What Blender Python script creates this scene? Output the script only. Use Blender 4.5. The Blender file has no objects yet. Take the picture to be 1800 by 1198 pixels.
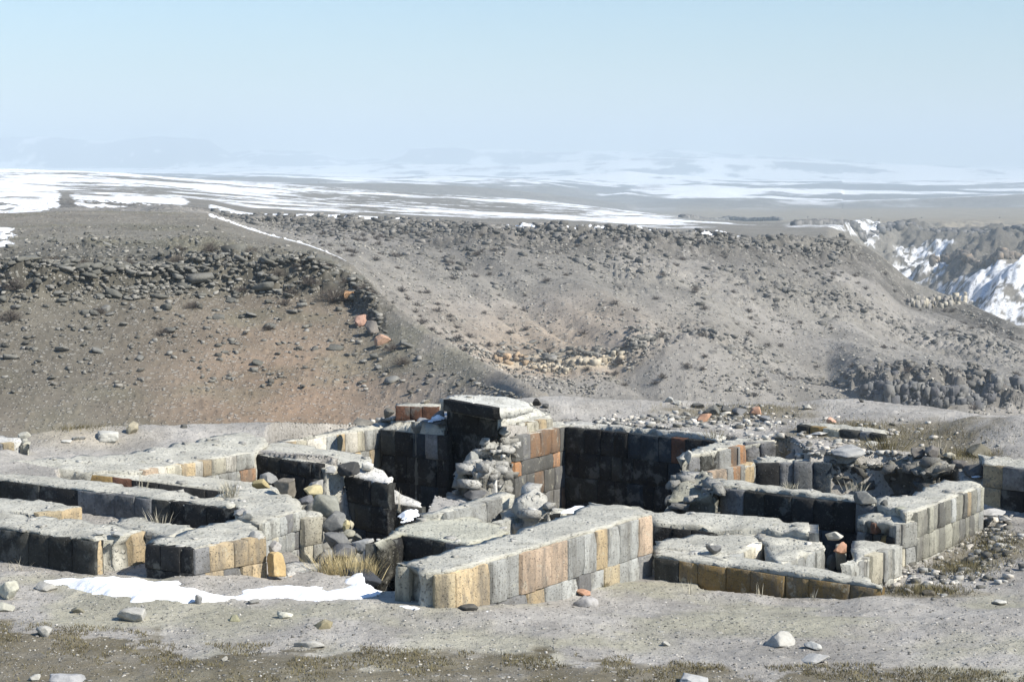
import bpy, math, random
import numpy as np
from mathutils import Vector
from mathutils.geometry import delaunay_2d_cdt

# ------------------------------------------------------------------ camera, light, exposure
SC = bpy.context.scene
COL = SC.collection
F = 3400.0                       # focal length in photo pixels (1800 wide)
TH = math.atan(299 / F)          # camera pitch below the horizon
cam_d = bpy.data.cameras.new("camera")
cam_d.sensor_width = 36.0
cam_d.lens = 36.0 * F / 1800.0
cam_d.clip_start = 0.5
cam_d.clip_end = 120000.0
cam = bpy.data.objects.new("camera", cam_d)
COL.objects.link(cam)
cam.location = (0, 0, 0)
cam.rotation_euler = (math.radians(90) - TH, 0, 0)
SC.camera = cam

SUN_EL = math.radians(41)
SUN_AZ = math.radians(118)       # clockwise from +Y
W = bpy.data.worlds.new("World")
SC.world = W
W.use_nodes = True
nt = W.node_tree
nt.nodes.clear()
sky = nt.nodes.new("ShaderNodeTexSky")
sky.sky_type = 'NISHITA'
sky.sun_disc = False
sky.sun_elevation = SUN_EL
sky.sun_rotation = SUN_AZ
sky.altitude = 1400
sky.air_density = 1.5
sky.dust_density = 0.0
sky.ozone_density = 8.5
bg = nt.nodes.new("ShaderNodeBackground")
bg.inputs["Strength"].default_value = 0.080
out = nt.nodes.new("ShaderNodeOutputWorld")
nt.links.new(sky.outputs[0], bg.inputs["Color"])
nt.links.new(bg.outputs[0], out.inputs["Surface"])
sun_d = bpy.data.lights.new("sun", 'SUN')
sun_d.energy = 4.4
sun_d.angle = math.radians(0.5)
sun_d.color = (1.0, 0.94, 0.83)
sun = bpy.data.objects.new("sun", sun_d)
COL.objects.link(sun)
sdir = Vector((math.sin(SUN_AZ) * math.cos(SUN_EL), math.cos(SUN_AZ) * math.cos(SUN_EL), math.sin(SUN_EL)))
sun.rotation_euler = (-sdir).to_track_quat('-Z', 'Y').to_euler()
SC.view_settings.view_transform = 'Standard'
SC.view_settings.look = 'None'
SC.view_settings.exposure = 0.9
SC.view_settings.gamma = 1.0
SC.cycles.max_bounces = 5
SC.cycles.diffuse_bounces = 3
SC.cycles.volume_bounces = 1
SC.cycles.use_denoising = True

# ------------------------------------------------------------------ helpers
def eslope(py):
    """downward slope (-z per metre forward) of photo row py"""
    v = 599.0 - np.asarray(py, dtype=float)
    return (F * math.sin(TH) - v * math.cos(TH)) / (F * math.cos(TH) + v * math.sin(TH))

def aslope(px, py=600):
    v = 599.0 - np.asarray(py, dtype=float)
    return (np.asarray(px, dtype=float) - 900.0) / (F * math.cos(TH) + v * math.sin(TH))

def T(px, py, z):
    y = -z / float(eslope(py))
    return (float(aslope(px, py)) * y, y, z)

def P(px, py, D):
    return (float(aslope(px, py)) * D, D, -float(eslope(py)) * D)

def project(x, y, z):
    fwd = y * math.cos(TH) - z * math.sin(TH)
    up = y * math.sin(TH) + z * math.cos(TH)
    return 900 + F * x / fwd, 599 - F * up / fwd

def smooth(a, b, x):
    t = np.clip((x - a) / (b - a), 0, 1)
    return t * t * (3 - 2 * t)

def _h(ix, iy, iz, seed):
    n = (ix * 374761393 + iy * 668265263 + iz * 2147483647 + seed * 1274126177) & 0xffffffff
    n = ((n ^ (n >> 13)) * 1274126177) & 0xffffffff
    n = ((n ^ (n >> 16)) * 2246822519) & 0xffffffff
    return ((n ^ (n >> 15)) & 0xffff) / 65535.0

def noise2(x, y, seed=0):
    x = np.asarray(x, dtype=float); y = np.asarray(y, dtype=float)
    ix = np.floor(x); iy = np.floor(y)
    fx = x - ix; fy = y - iy
    ix = ix.astype(np.int64); iy = iy.astype(np.int64)
    fx = fx * fx * (3 - 2 * fx); fy = fy * fy * (3 - 2 * fy)
    z = np.zeros_like(ix)
    a = _h(ix, iy, z, seed); b = _h(ix + 1, iy, z, seed)
    c = _h(ix, iy + 1, z, seed); d = _h(ix + 1, iy + 1, z, seed)
    return (a * (1 - fx) + b * fx) * (1 - fy) + (c * (1 - fx) + d * fx) * fy * 1.0

def fbm(x, y, seed=0, octs=4, gain=0.5):
    s = 0; amp = 1; tot = 0
    c, q = math.cos(0.6), math.sin(0.6)
    x = np.asarray(x, dtype=float); y = np.asarray(y, dtype=float)
    for i in range(octs):
        s = s + amp * noise2(x, y, seed + i * 17); tot += amp
        x, y = (c * x - q * y) * 2.03 + 5.1, (q * x + c * y) * 2.03 + 9.7
        amp *= gain
    return s / tot

def cell2(x, y, seed=0):
    """distance to nearest jittered point and that cell's random value"""
    x = np.asarray(x, dtype=float); y = np.asarray(y, dtype=float)
    ix = np.floor(x).astype(np.int64); iy = np.floor(y).astype(np.int64)
    best = np.full(x.shape, 9.0); val = np.zeros(x.shape); z = np.zeros_like(ix)
    for dx in (-1, 0, 1):
        for dy in (-1, 0, 1):
            cx, cy = ix + dx, iy + dy
            jx = cx + _h(cx, cy, z, seed); jy = cy + _h(cx, cy, z, seed + 1)
            d = (x - jx) ** 2 + (y - jy) ** 2
            m = d < best
            best = np.where(m, d, best)
            val = np.where(m, _h(cx, cy, z, seed + 2), val)
    return np.sqrt(best), val

def tag(o, label=None, cat=None, group=None, kind=None):
    if label: o["label"] = label
    if cat: o["category"] = cat
    if group: o["group"] = group
    if kind: o["kind"] = kind
    return o

def mesh_np(name, verts, faces, mat=None, cols=None, smooth_shade=False, parent=None, link=True, extra=None):
    """verts (n,3) array, faces: (m,4)/(m,3) array or list of index tuples"""
    me = bpy.data.meshes.new(name)
    v = np.asarray(verts, dtype=np.float32)
    me.vertices.add(len(v)); me.vertices.foreach_set("co", v.ravel())
    if isinstance(faces, np.ndarray):
        k = faces.shape[1]; m = len(faces)
        me.loops.add(m * k); me.loops.foreach_set("vertex_index", faces.astype(np.int32).ravel())
        me.polygons.add(m)
        me.polygons.foreach_set("loop_start", np.arange(0, m * k, k, dtype=np.int32))
        me.polygons.foreach_set("loop_total", np.full(m, k, dtype=np.int32))
    else:
        lens = np.array([len(f) for f in faces], dtype=np.int32)
        flat = np.array([i for f in faces for i in f], dtype=np.int32)
        m = len(lens)
        me.loops.add(len(flat)); me.loops.foreach_set("vertex_index", flat)
        me.polygons.add(m)
        me.polygons.foreach_set("loop_start", np.concatenate(([0], np.cumsum(lens)[:-1])).astype(np.int32))
        me.polygons.foreach_set("loop_total", lens)
    if smooth_shade:
        me.polygons.foreach_set("use_smooth", np.ones(m, dtype=bool))
    me.update(calc_edges=True)
    if cols is not None:
        ca = me.color_attributes.new("col", 'FLOAT_COLOR', 'POINT')
        c = np.ones((len(v), 4), dtype=np.float32); c[:, :3] = np.asarray(cols, dtype=np.float32)
        ca.data.foreach_set("color", c.ravel())
    if extra:
        for k_, arr in extra.items():
            at = me.attributes.new(k_, 'FLOAT', 'POINT')
            at.data.foreach_set("value", np.asarray(arr, dtype=np.float32).ravel())
    if mat: me.materials.append(mat)
    o = bpy.data.objects.new(name, me)
    if link: COL.objects.link(o)
    if parent: o.parent = parent
    return o

def empty(name, loc):
    o = bpy.data.objects.new(name, None)
    o.location = loc
    o.empty_display_size = 0.2
    COL.objects.link(o)
    return o

# ------------------------------------------------------------------ materials
def new_mat(name, rough=0.95):
    m = bpy.data.materials.new(name); m.use_nodes = True
    n = m.node_tree; n.nodes.clear()
    o = n.nodes.new("ShaderNodeOutputMaterial")
    b = n.nodes.new("ShaderNodeBsdfPrincipled")
    b.inputs["Roughness"].default_value = rough
    b.inputs["Specular IOR Level"].default_value = 0.12
    n.links.new(b.outputs[0], o.inputs["Surface"])
    return m, n, b

def nz(n, scale, detail=6, rough=0.6, vec=None, typ="ShaderNodeTexNoise"):
    t = n.nodes.new(typ)
    t.inputs["Scale"].default_value = scale
    if typ == "ShaderNodeTexNoise":
        t.inputs["Detail"].default_value = detail
        t.inputs["Roughness"].default_value = rough
    if vec is not None: n.links.new(vec, t.inputs["Vector"])
    return t

def ramp(n, src, lo, hi, a=0.0, b=1.0):
    r = n.nodes.new("ShaderNodeMapRange")
    r.inputs["From Min"].default_value = lo; r.inputs["From Max"].default_value = hi
    r.inputs["To Min"].default_value = a; r.inputs["To Max"].default_value = b
    n.links.new(src, r.inputs["Value"])
    return r.outputs[0]

def mathn(n, op, a, b):
    m = n.nodes.new("ShaderNodeMath"); m.operation = op
    for i, v in enumerate((a, b)):
        if isinstance(v, (int, float)): m.inputs[i].default_value = v
        else: n.links.new(v, m.inputs[i])
    return m.outputs[0]

def mixc(n, fac, a, b, typ='MIX'):
    m = n.nodes.new("ShaderNodeMix"); m.data_type = 'RGBA'; m.blend_type = typ
    ins = [m.inputs[0], m.inputs[6], m.inputs[7]]
    for s, v in zip(ins, (fac, a, b)):
        if isinstance(v, (int, float)): s.default_value = v
        elif isinstance(v, tuple): s.default_value = v + (1,) if len(v) == 3 else v
        else: n.links.new(v, s)
    return m.outputs[2]

def gray(n, val):
    c = n.nodes.new("ShaderNodeCombineColor")
    for i in range(3): n.links.new(val, c.inputs[i])
    return c.outputs[0]

def mat_surface(name, k, mott=0.5, spots=None, bump=0.5, bdist=0.03, stain=None, lichen=None, base=None, fine=8.0, streak=False):
    """attribute colour, mottled by noise at scales k*fine; spots = pebbles, stain = dark weathering, lichen = pale crust"""
    m, n, b = new_mat(name)
    g = n.nodes.new("ShaderNodeNewGeometry"); vec = g.outputs["Position"]
    if base is None:
        a = n.nodes.new("ShaderNodeAttribute"); a.attribute_name = "col"; c = a.outputs["Color"]
    else:
        r = n.nodes.new("ShaderNodeRGB"); r.outputs[0].default_value = base + (1,); c = r.outputs[0]
    n1 = nz(n, k, 8, 0.65, vec); n2 = nz(n, k * fine, 6, 0.7, vec)
    f = mathn(n, 'ADD', ramp(n, n1.outputs[0], 0.25, 0.75, 1 - mott, 1 + mott), ramp(n, n2.outputs[0], 0.25, 0.75, -mott * 0.6, mott * 0.6))
    c = mixc(n, 1.0, c, gray(n, f), 'MULTIPLY')
    h = mathn(n, 'ADD', n1.outputs[0], mathn(n, 'MULTIPLY', n2.outputs[0], 0.5))
    for stain in ([] if not stain else stain if isinstance(stain, list) else [stain]):
        sv = vec
        if streak:
            mp = n.nodes.new("ShaderNodeMapping"); mp.inputs["Scale"].default_value = (1, 1, 0.25)
            n.links.new(vec, mp.inputs["Vector"]); sv = mp.outputs[0]
        s = nz(n, stain[0], 7, 0.68, sv)
        c = mixc(n, ramp(n, s.outputs[0], stain[1], stain[1] + 0.16, 0, stain[2]), c, stain[3])
    if lichen:
        s = nz(n, lichen[0], 7, 0.72, vec)
        c = mixc(n, ramp(n, s.outputs[0], lichen[1], lichen[1] + 0.07, 0, lichen[2]), c, lichen[3])
    if spots:
        for (sc, thr, cc, amt) in spots:
            v = nz(n, sc, vec=vec, typ="ShaderNodeTexVoronoi")
            s = n.nodes.new("ShaderNodeSeparateColor"); n.links.new(v.outputs["Color"], s.inputs[0])
            pick = ramp(n, s.outputs[0], thr, thr + 0.02, 0, 1)
            near = ramp(n, v.outputs["Distance"], 0.28, 0.42, 1, 0)
            c = mixc(n, mathn(n, 'MULTIPLY', mathn(n, 'MULTIPLY', pick, near), amt), c, cc)
            h = mathn(n, 'ADD', h, mathn(n, 'MULTIPLY', mathn(n, 'MULTIPLY', pick, near), 0.5))
    n.links.new(c, b.inputs["Base Color"])
    bp = n.nodes.new("ShaderNodeBump"); bp.inputs["Strength"].default_value = bump; bp.inputs["Distance"].default_value = bdist
    n.links.new(h, bp.inputs["Height"]); n.links.new(bp.outputs[0], b.inputs["Normal"])
    return m

M = {}
M['ground'] = mat_surface('gravel_ground', 1.1, 0.22, spots=[(9, 0.88, (.44, .43, .40), 0.5), (16, 0.82, (.17, .165, .15), 0.5), (34, 0.8, (.46, .45, .42), 0.45), (60, 0.7, (.20, .195, .18), 0.4)],
                          bump=0.9, bdist=0.05, fine=14, stain=(2.3, 0.56, 0.30, (.15, .14, .11)))
M['hill'] = mat_surface('hill_ground', 0.09, 0.24, spots=[(1.5, 0.86, (.30, .29, .26), 0.5), (2.2, 0.80, (.36, .345, .315), 0.5), (4.5, 0.78, (.42, .40, .36), 0.55), (3.0, 0.80, (.07, .065, .055), 0.5)],
                        bump=0.6, bdist=0.35, fine=12, stain=[(0.35, 0.53, 0.40, (.085, .08, .065)), (1.1, .55, .35, (.23, .22, .19))])
M['hill_far'] = mat_surface('far_hill_ground', 0.05, 0.22, spots=[(0.7, 0.78, (.34, .325, .29), 0.55), (1.1, 0.78, (.08, .075, .065), 0.6), (2.2, 0.76, (.38, .36, .32), 0.6), (0.35, 0.88, (.09, .085, .075), 0.5)],
                      bump=0.8, bdist=0.6, fine=14, stain=[(0.12, 0.52, 0.35, (.10, .095, .082)), (0.5, .55, .35, (.30, .285, .25))])
M['stone'] = mat_surface('squared_stone', 2.6, 0.24, bump=0.9, bdist=0.025, spots=[(30, 0.80, (.12, .115, .10), 0.5), (55, 0.70, (.18, .17, .15), 0.35)],
                         stain=[(0.9, 0.48, 0.5, (.13, .125, .115)), (3.6, 0.49, 0.6, (.105, .10, .09)), (9.0, 0.54, 0.40, (.20, .19, .165))], lichen=(4.4, 0.58, 0.5, (.40, .39, .32)), fine=11, streak=True)
M['dark_stone'] = mat_surface('stained_shaded_stone', 2.2, 0.5, bump=0.9, bdist=0.03, spots=[(24, 0.75, (.09, .09, .085), 0.5)],
                              stain=[(1.3, 0.5, 0.5, (.012, .012, .013))], lichen=(2.3, 0.54, 0.65, (.13, .132, .122)), fine=9)
M['mortar'] = mat_surface('mortar_core', 1.4, 0.26, bump=1.0, bdist=0.04, spots=[(11, 0.78, (.54, .52, .47), 0.3), (19, 0.84, (.20, .195, .17), 0.5), (37, 0.75, (.24, .23, .20), 0.4)],
                          stain=[(1.9, 0.53, 0.45, (.20, .19, .155)), (5.0, 0.54, 0.4, (.25, .24, .205))], lichen=(2.6, 0.62, 0.3, (.34, .33, .22)), fine=10)
M['rock'] = mat_surface('loose_rock', 3.0, 0.28, bump=0.7, bdist=0.03, stain=(4, 0.54, 0.4, (.09, .09, .08)), lichen=(6, 0.60, 0.4, (.44, .43, .39)), fine=7)
M['hill_rock'] = mat_surface('hill_rock', 0.35, 0.30, bump=0.8, bdist=0.15, stain=(0.7, 0.54, 0.45, (.075, .072, .066)), fine=8)

def mat_snow():
    m, n, b = new_mat('snow', 0.6)
    g = n.nodes.new("ShaderNodeNewGeometry")
    t = nz(n, 6, 5, 0.6, g.outputs["Position"])
    n.links.new(mixc(n, ramp(n, t.outputs[0], 0.35, 0.7), (.80, .83, .87), (.90, .91, .92)), b.inputs["Base Color"])
    t2 = nz(n, 2.2, 8, 0.7, g.outputs["Position"])
    n.links.new(mixc(n, ramp(n, t2.outputs[0], .56, .72, 0, .55), mixc(n, ramp(n, t.outputs[0], 0.35, 0.7), (.76, .79, .83), (.88, .89, .90)), (.50, .48, .45)), b.inputs["Base Color"])
    bp = n.nodes.new("ShaderNodeBump"); bp.inputs["Strength"].default_value = 0.7; bp.inputs["Distance"].default_value = 0.05
    n.links.new(t.outputs[0], bp.inputs["Height"]); n.links.new(bp.outputs[0], b.inputs["Normal"])
    return m
M['snow'] = mat_snow()

def mat_plain(name, c, mott=0.25, k=5):
    m, n, b = new_mat(name)
    g = n.nodes.new("ShaderNodeNewGeometry")
    t = nz(n, k, 4, 0.6, g.outputs["Position"])
    n.links.new(mixc(n, ramp(n, t.outputs[0], 0.3, 0.7), tuple(x * (1 - mott) for x in c), tuple(min(1, x * (1 + mott)) for x in c)), b.inputs["Base Color"])
    return m
M['straw'] = mat_plain('dry_straw', (.50, .42, .24), 0.3, 3)
M['pale_straw'] = mat_plain('pale_straw', (.42, .39, .31), 0.3, 3)
M['turf'] = mat_plain('winter_turf', (.155, .135, .075), 0.55, 2.5)
M['twig'] = mat_plain('bare_twigs', (.10, .085, .075), 0.35, 1)
M['pole'] = mat_plain('grey_timber', (.12, .12, .12), 0.2, 1)
M['plastic'] = mat_plain('blue_plastic', (.45, .62, .74), 0.12, 9)

# ------------------------------------------------------------------ terrain: heights
rng = np.random.default_rng(7)
# near ground: control points (px, py, z) read on the ground around the ruins
GC = [(-400,1198,-5.8),(0,1198,-5.85),(450,1198,-5.85),(900,1198,-5.9),(1400,1198,-5.95),(1800,1198,-5.95),(2300,1198,-5.9),
      (-300,1090,-5.85),(0,1100,-5.9),(300,1100,-5.92),(600,1100,-5.92),(900,1100,-6.0),(1200,1100,-6.1),(1500,1110,-6.05),(1800,1100,-6.0),(2200,1090,-6.0),
      (-300,1005,-5.9),(0,1008,-5.95),(120,1018,-5.98),(250,1025,-5.95),(340,1008,-5.80),(420,1017,-5.93),(490,1022,-6.08),(400,1045,-5.98),(560,1040,-6.1),(640,1045,-6.0),
      (700,1058,-5.93),(765,1062,-5.93),(800,1066,-5.94),(833,1070,-6.03),(872,1071,-6.14),(910,1069,-6.21),(950,1066,-6.29),(1000,1058,-6.36),
      (1060,1034,-6.36),(1150,1024,-6.42),(1250,1045,-6.42),(1350,1052,-6.4),(1450,1056,-6.33),(1547,1053,-6.2),(1640,1018,-6.25),(1800,1000,-6.15),(2100,990,-6.1),
      (1575,1018,-6.6),(1590,1006,-6.62),(1615,990,-6.62),(1640,978,-6.62),(1665,958,-6.6),(1690,940,-6.58),(1715,925,-6.5),(1800,925,-6.3),(1800,960,-6.25),(1950,930,-6.3),
      (960,705,-5.6),(1200,700,-5.68),(1350,701,-5.7),(1500,704,-5.6),(1640,720,-5.5),(1740,735,-5.35),(1800,742,-5.3),(1900,752,-5.25),(2200,775,-5.2),
      (995,741,-5.86),(1100,742,-5.86),(1260,765,-5.88),(1400,775,-5.82),(1500,785,-5.82),(1640,795,-5.8),(1720,800,-5.75),(1800,790,-5.6),
      (1600,760,-5.75),(1400,730,-5.8),(1250,725,-5.85),
      (600,745,-5.55),(500,748,-5.5),(380,750,-5.45),(250,752,-5.4),(150,760,-5.36),(0,790,-5.32),(-200,790,-5.3),
      (480,768,-5.66),(400,765,-5.64),(300,778,-5.62),(220,788,-5.60),(150,797,-5.58),(60,803,-5.55),(100,815,-5.62),(300,800,-5.66),(400,780,-5.66),(-200,830,-5.4),(-400,900,-5.6),
      (700,742,-5.72),(780,735,-5.72),(640,738,-5.62)]
GW = np.array([T(*c) for c in GC])

def poly_mask(x, y, poly, soft):
    """1 inside polygon, 0 outside, soft edge inside"""
    p = np.asarray(poly, dtype=float)[:, :2]
    inside = np.zeros(x.shape, dtype=bool); dmin = np.full(x.shape, 1e9)
    n = len(p)
    for i in range(n):
        ax, ay = p[i]; bx, by = p[(i + 1) % n]
        cond = ((ay > y) != (by > y))
        with np.errstate(divide='ignore', invalid='ignore'):
            xi = (bx - ax) * (y - ay) / (by - ay + 1e-12) + ax
        inside ^= cond & (x < xi)
        dx, dy = bx - ax, by - ay
        t = np.clip(((x - ax) * dx + (y - ay) * dy) / (dx * dx + dy * dy + 1e-12), 0, 1)
        dmin = np.minimum(dmin, np.hypot(x - ax - t * dx, y - ay - t * dy))
    return np.where(inside, np.clip(dmin / soft, 0, 1), 0.0)

def poly_mask_out(x, y, poly, grow, soft):
    p = np.asarray(poly, dtype=float)[:, :2]
    inside = np.zeros(x.shape, dtype=bool); dmin = np.full(x.shape, 1e9)
    for i in range(len(p)):
        ax, ay = p[i]; bx, by = p[(i + 1) % len(p)]
        inside ^= ((ay > y) != (by > y)) & (x < (bx - ax) * (y - ay) / (by - ay + 1e-12) + ax)
        dx, dy = bx - ax, by - ay
        t = np.clip(((x - ax) * dx + (y - ay) * dy) / (dx * dx + dy * dy + 1e-12), 0, 1)
        dmin = np.minimum(dmin, np.hypot(x - ax - t * dx, y - ay - t * dy))
    return np.where(inside, 1.0, np.clip(1 - (dmin - grow) / soft, 0, 1))

PITS = [  # floor height, polygon of (px,py,z at which the outline was read)
    (-7.9, [(905,768,-5.9),(993,744,-5.9),(1268,768,-5.9),(1185,830,-5.8),(1262,845,-5.7),(1538,872,-5.7),(1500,935,-6.0),(1425,915,-5.85),(1035,882,-5.85),(985,890,-6.0),(868,880,-6.0)]),
    (-7.9, [(500,772,-5.87),(670,748,-5.9),(786,758,-5.9),(862,768,-5.9),(868,880,-6.0),(743,885,-6.2),(680,830,-5.8),(672,836,-5.95),(600,808,-5.75),(480,790,-5.66)]),
    (-7.2, [(447,796,-5.5),(563,813,-5.7),(680,838,-5.9),(743,885,-6.3),(700,920,-6.0),(657,943,-6.0),(690,985,-5.6),(688,1030,-6.3),(600,1032,-6.35),(565,1020,-6.3),(563,905,-5.4),(533,893,-5.4),(455,850,-5.6)]),
    (-5.85, [(-200,838,-5.4),(0,840,-5.4),(407,890,-5.4),(405,925,-5.8),(257,925,-5.7),(100,900,-5.6),(-200,880,-5.4)]),
    (-6.7, [(130,833,-5.58),(257,825,-5.58),(447,796,-5.58),(500,812,-5.7),(500,856,-5.9),(447,868,-5.8),(410,880,-5.4),(150,845,-5.4)]),
    (-6.9, [(1208,802,-5.85),(1262,787,-5.85),(1311,777,-5.85),(1364,774,-5.85),(1397,806,-5.95),(1335,850,-5.7),(1262,842,-5.7),(1195,828,-5.75)]),
    (-7.0, [(1148,916,-5.9),(1245,924,-5.9),(1265,930,-6.0),(1150,948,-6.0)]),
    (-6.6, [(1265,990,-6.05),(1338,950,-6.0),(1345,960,-6.1),(1375,988,-6.0),(1400,1010,-6.1)]),
    (-6.7, [(1370,992,-6.0),(1448,962,-6.0),(1500,950,-6.1),(1580,955,-6.1),(1540,1018,-6.1)]),
    (-6.75, [(1326,812,-5.8),(1365,778,-5.85),(1400,808,-5.85),(1460,806,-5.85),(1560,806,-5.85),(1645,812,-5.82),(1660,832,-5.8),(1600,858,-5.7),(1450,862,-5.7),(1335,850,-5.7)]),
]
PITW = [(fz, [T(*p) for p in pl]) for fz, pl in PITS]

def near_h(x, y):
    num = np.zeros(x.shape); den = np.zeros(x.shape)
    for cx, cy, cz in GW:
        w = 1.0 / ((x - cx) ** 2 + ((y - cy)) ** 2 + 0.2) ** 1.9
        num += w * cz; den += w
    z = num / den
    z = z + (fbm(x * 0.45, y * 0.45, 3, 4) - 0.5) * 0.16 + (fbm(x * 2.2, y * 2.2, 9, 3) - 0.5) * 0.05
    d, _ = cell2(x * 3.1, y * 3.1, 5)
    z = z + np.clip(0.35 - d, 0, 1) * 0.05
    for fz, pl in PITW:
        m = poly_mask_out(x, y, pl, 0.24, 0.10)
        fl = fz + (fbm(x * 1.6, y * 1.6, 21, 4) - 0.5) * 0.35
        z = np.where(m > 0, z + (np.minimum(fl, z) - z) * m, z)
    # brink behind the ruins
    a = x / y
    yc = np.interp(a, aslope([-400, 0, 150, 380, 600, 700, 960, 1500, 1640, 1800, 2300]), [38.5, 39.0, 40.5, 42.0, 43.2, 44.5, 47.8, 47.3, 45.0, 42.5, 40])
    over = np.clip(y - yc, 0, None)
    z = z - over ** 1.6 * 0.16
    # small mound at the far right
    mx, my = T(1830, 735, -5.2)[:2]
    z = z + 0.16 * np.exp(-(((x - mx) / 1.0) ** 2 + ((y - my) / 1.2) ** 2))
    return z

# far terrain control columns: px -> list of (distance, photo row)
LAY = {
 -900: [(60,1300),(130,860),(160,770),(190,545),(195,500),(225,430),(290,376),(340,372),(400,368),(450,365),(500,362),(550,358),(600,355),(700,350),(850,340),(1050,330),(1400,318),(2200,298),(2800,307),(5000,306),(9000,306),(20000,305)],
    0: [(60,1300),(130,860),(160,765),(190,540),(195,495),(225,430),(290,376),(340,372),(400,368),(450,365),(500,362),(550,358),(600,355),(700,350),(850,340),(1050,330),(1400,318),(2200,297),(2800,307),(5000,305),(9000,305),(20000,304)],
  200: [(60,1300),(130,860),(160,765),(194,530),(199,490),(230,425),(300,371),(340,369),(400,367),(450,365),(500,363),(550,360),(600,358),(700,354),(850,345),(1050,336),(1400,325),(2200,304),(2800,314),(5000,308),(9000,306),(20000,304)],
  350: [(60,1300),(130,860),(160,765),(198,525),(203,490),(232,425),(300,374),(340,376),(400,375),(450,374),(500,373),(550,371),(600,369),(700,363),(850,354),(1050,346),(1400,335),(2200,313),(2800,325),(5000,311),(9000,307),(20000,304)],
  450: [(60,1300),(130,860),(160,765),(200,525),(205,492),(232,440),(275,403),(320,425),(420,430),(450,424),(470,418),(520,402),(550,390),(570,381),(700,372),(1000,358),(1400,343),(2200,321),(2800,333),(5000,313),(9000,308),(20000,304)],
  600: [(60,1300),(130,860),(160,760),(199,540),(205,500),(222,470),(232,455),(285,520),(430,500),(445,480),(455,470),(510,430),(545,408),(568,388),(700,379),(1000,367),(1400,354),(2200,330),(2800,343),(5000,317),(9000,310),(20000,304)],
  700: [(60,1300),(130,860),(158,755),(180,610),(186,575),(190,555),(194,543),(245,640),(428,585),(442,560),(452,540),(508,450),(550,410),(570,392),(700,383),(1000,371),(1400,359),(2200,337),(2800,350),(5000,320),(9000,311),(20000,304)],
  860: [(60,1300),(120,880),(148,740),(158,685),(161,665),(164,652),(167,642),(222,740),(425,665),(436,628),(440,603),(500,490),(548,414),(570,402),(700,391),(1000,379),(1400,366),(2200,346),(2800,358),(5000,322),(9000,312),(20000,304)],
  960: [(60,1300),(110,900),(130,740),(138,718),(141,708),(144,700),(147,694),(200,800),(420,690),(434,645),(440,615),(505,505),(550,422),(572,408),(700,396),(1000,384),(1400,371),(2200,353),(2800,362),(5000,326),(9000,313),(20000,304)],
 1100: [(60,1300),(110,1000),(130,900),(138,880),(141,870),(144,865),(150,860),(250,900),(418,705),(433,650),(440,608),(512,510),(556,432),(578,414),(700,404),(950,393),(1250,384),(1750,370),(2300,379),(5000,343),(9000,315),(20000,304)],
 1230: [(60,1300),(110,1000),(130,950),(138,930),(141,920),(144,915),(150,910),(250,930),(415,710),(440,600),(465,606),(520,520),(575,438),(597,420),(720,409),(900,400),(1150,392),(1600,383),(2300,390),(4000,350),(9000,317),(20000,304)],
 1340: [(60,1300),(110,1000),(130,950),(138,930),(141,920),(144,915),(150,910),(250,930),(412,715),(430,648),(472,655),(535,525),(592,440),(614,423),(740,411),(900,403),(1100,397),(1500,390),(2300,389),(4000,352),(9000,318),(20000,305)],
 1450: [(60,1300),(110,1000),(130,950),(138,930),(141,920),(144,915),(150,910),(250,930),(410,730),(424,688),(470,680),(552,530),(620,446),(641,424),(720,412),(850,404),(1000,398),(1500,392),(2300,384),(4000,353),(9000,319),(20000,305)],
 1520: [(60,1300),(110,1000),(130,950),(138,930),(141,920),(144,915),(150,910),(250,930),(408,750),(418,715),(440,672),(555,560),(635,458),(656,434),(760,540),(1150,470),(1420,400),(1650,390),(2300,382),(4000,354),(9000,320),(20000,305)],
 1600: [(60,1300),(110,1000),(130,950),(138,930),(141,920),(144,915),(150,910),(250,930),(406,765),(416,722),(438,668),(558,600),(635,528),(652,492),(790,620),(1100,538),(1450,404),(1700,389),(2300,380),(4000,354),(9000,320),(20000,305)],
 1700: [(60,1300),(110,1000),(130,950),(138,930),(141,920),(144,915),(150,910),(250,930),(404,775),(416,730),(438,672),(555,618),(628,560),(640,533),(790,640),(1000,497),(1450,408),(1750,387),(2300,379),(4000,355),(9000,320),(20000,305)],
 1800: [(60,1300),(110,1000),(130,950),(138,930),(141,920),(144,915),(150,910),(250,930),(404,780),(416,735),(438,680),(550,640),(600,600),(612,576),(790,680),(960,455),(1450,410),(1750,386),(2300,378),(4000,354),(9000,319),(20000,305)],
 2000: [(60,1300),(110,1000),(130,950),(138,930),(141,920),(144,915),(150,910),(250,930),(404,800),(416,770),(438,720),(545,700),(580,680),(590,660),(790,700),(940,440),(1450,404),(1750,384),(2300,376),(4000,352),(9000,318),(20000,305)],
 2900: [(60,1300),(110,1000),(130,950),(138,930),(141,920),(144,915),(150,910),(250,930),(404,800),(416,770),(438,720),(545,700),(580,680),(590,660),(790,700),(940,440),(1450,404),(1750,384),(2300,376),(4000,352),(9000,318),(20000,305)],
}
NK = 22
LPX = np.array(sorted(LAY))
LA = aslope(LPX)
LLD = np.array([[math.log(d) for d, _ in LAY[p]] for p in LPX])      # log distance
LE = np.array([[float(eslope(r)) for _, r in LAY[p]] for p in LPX])   # slope
for arr in LAY.values(): assert len(arr) == NK

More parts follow.
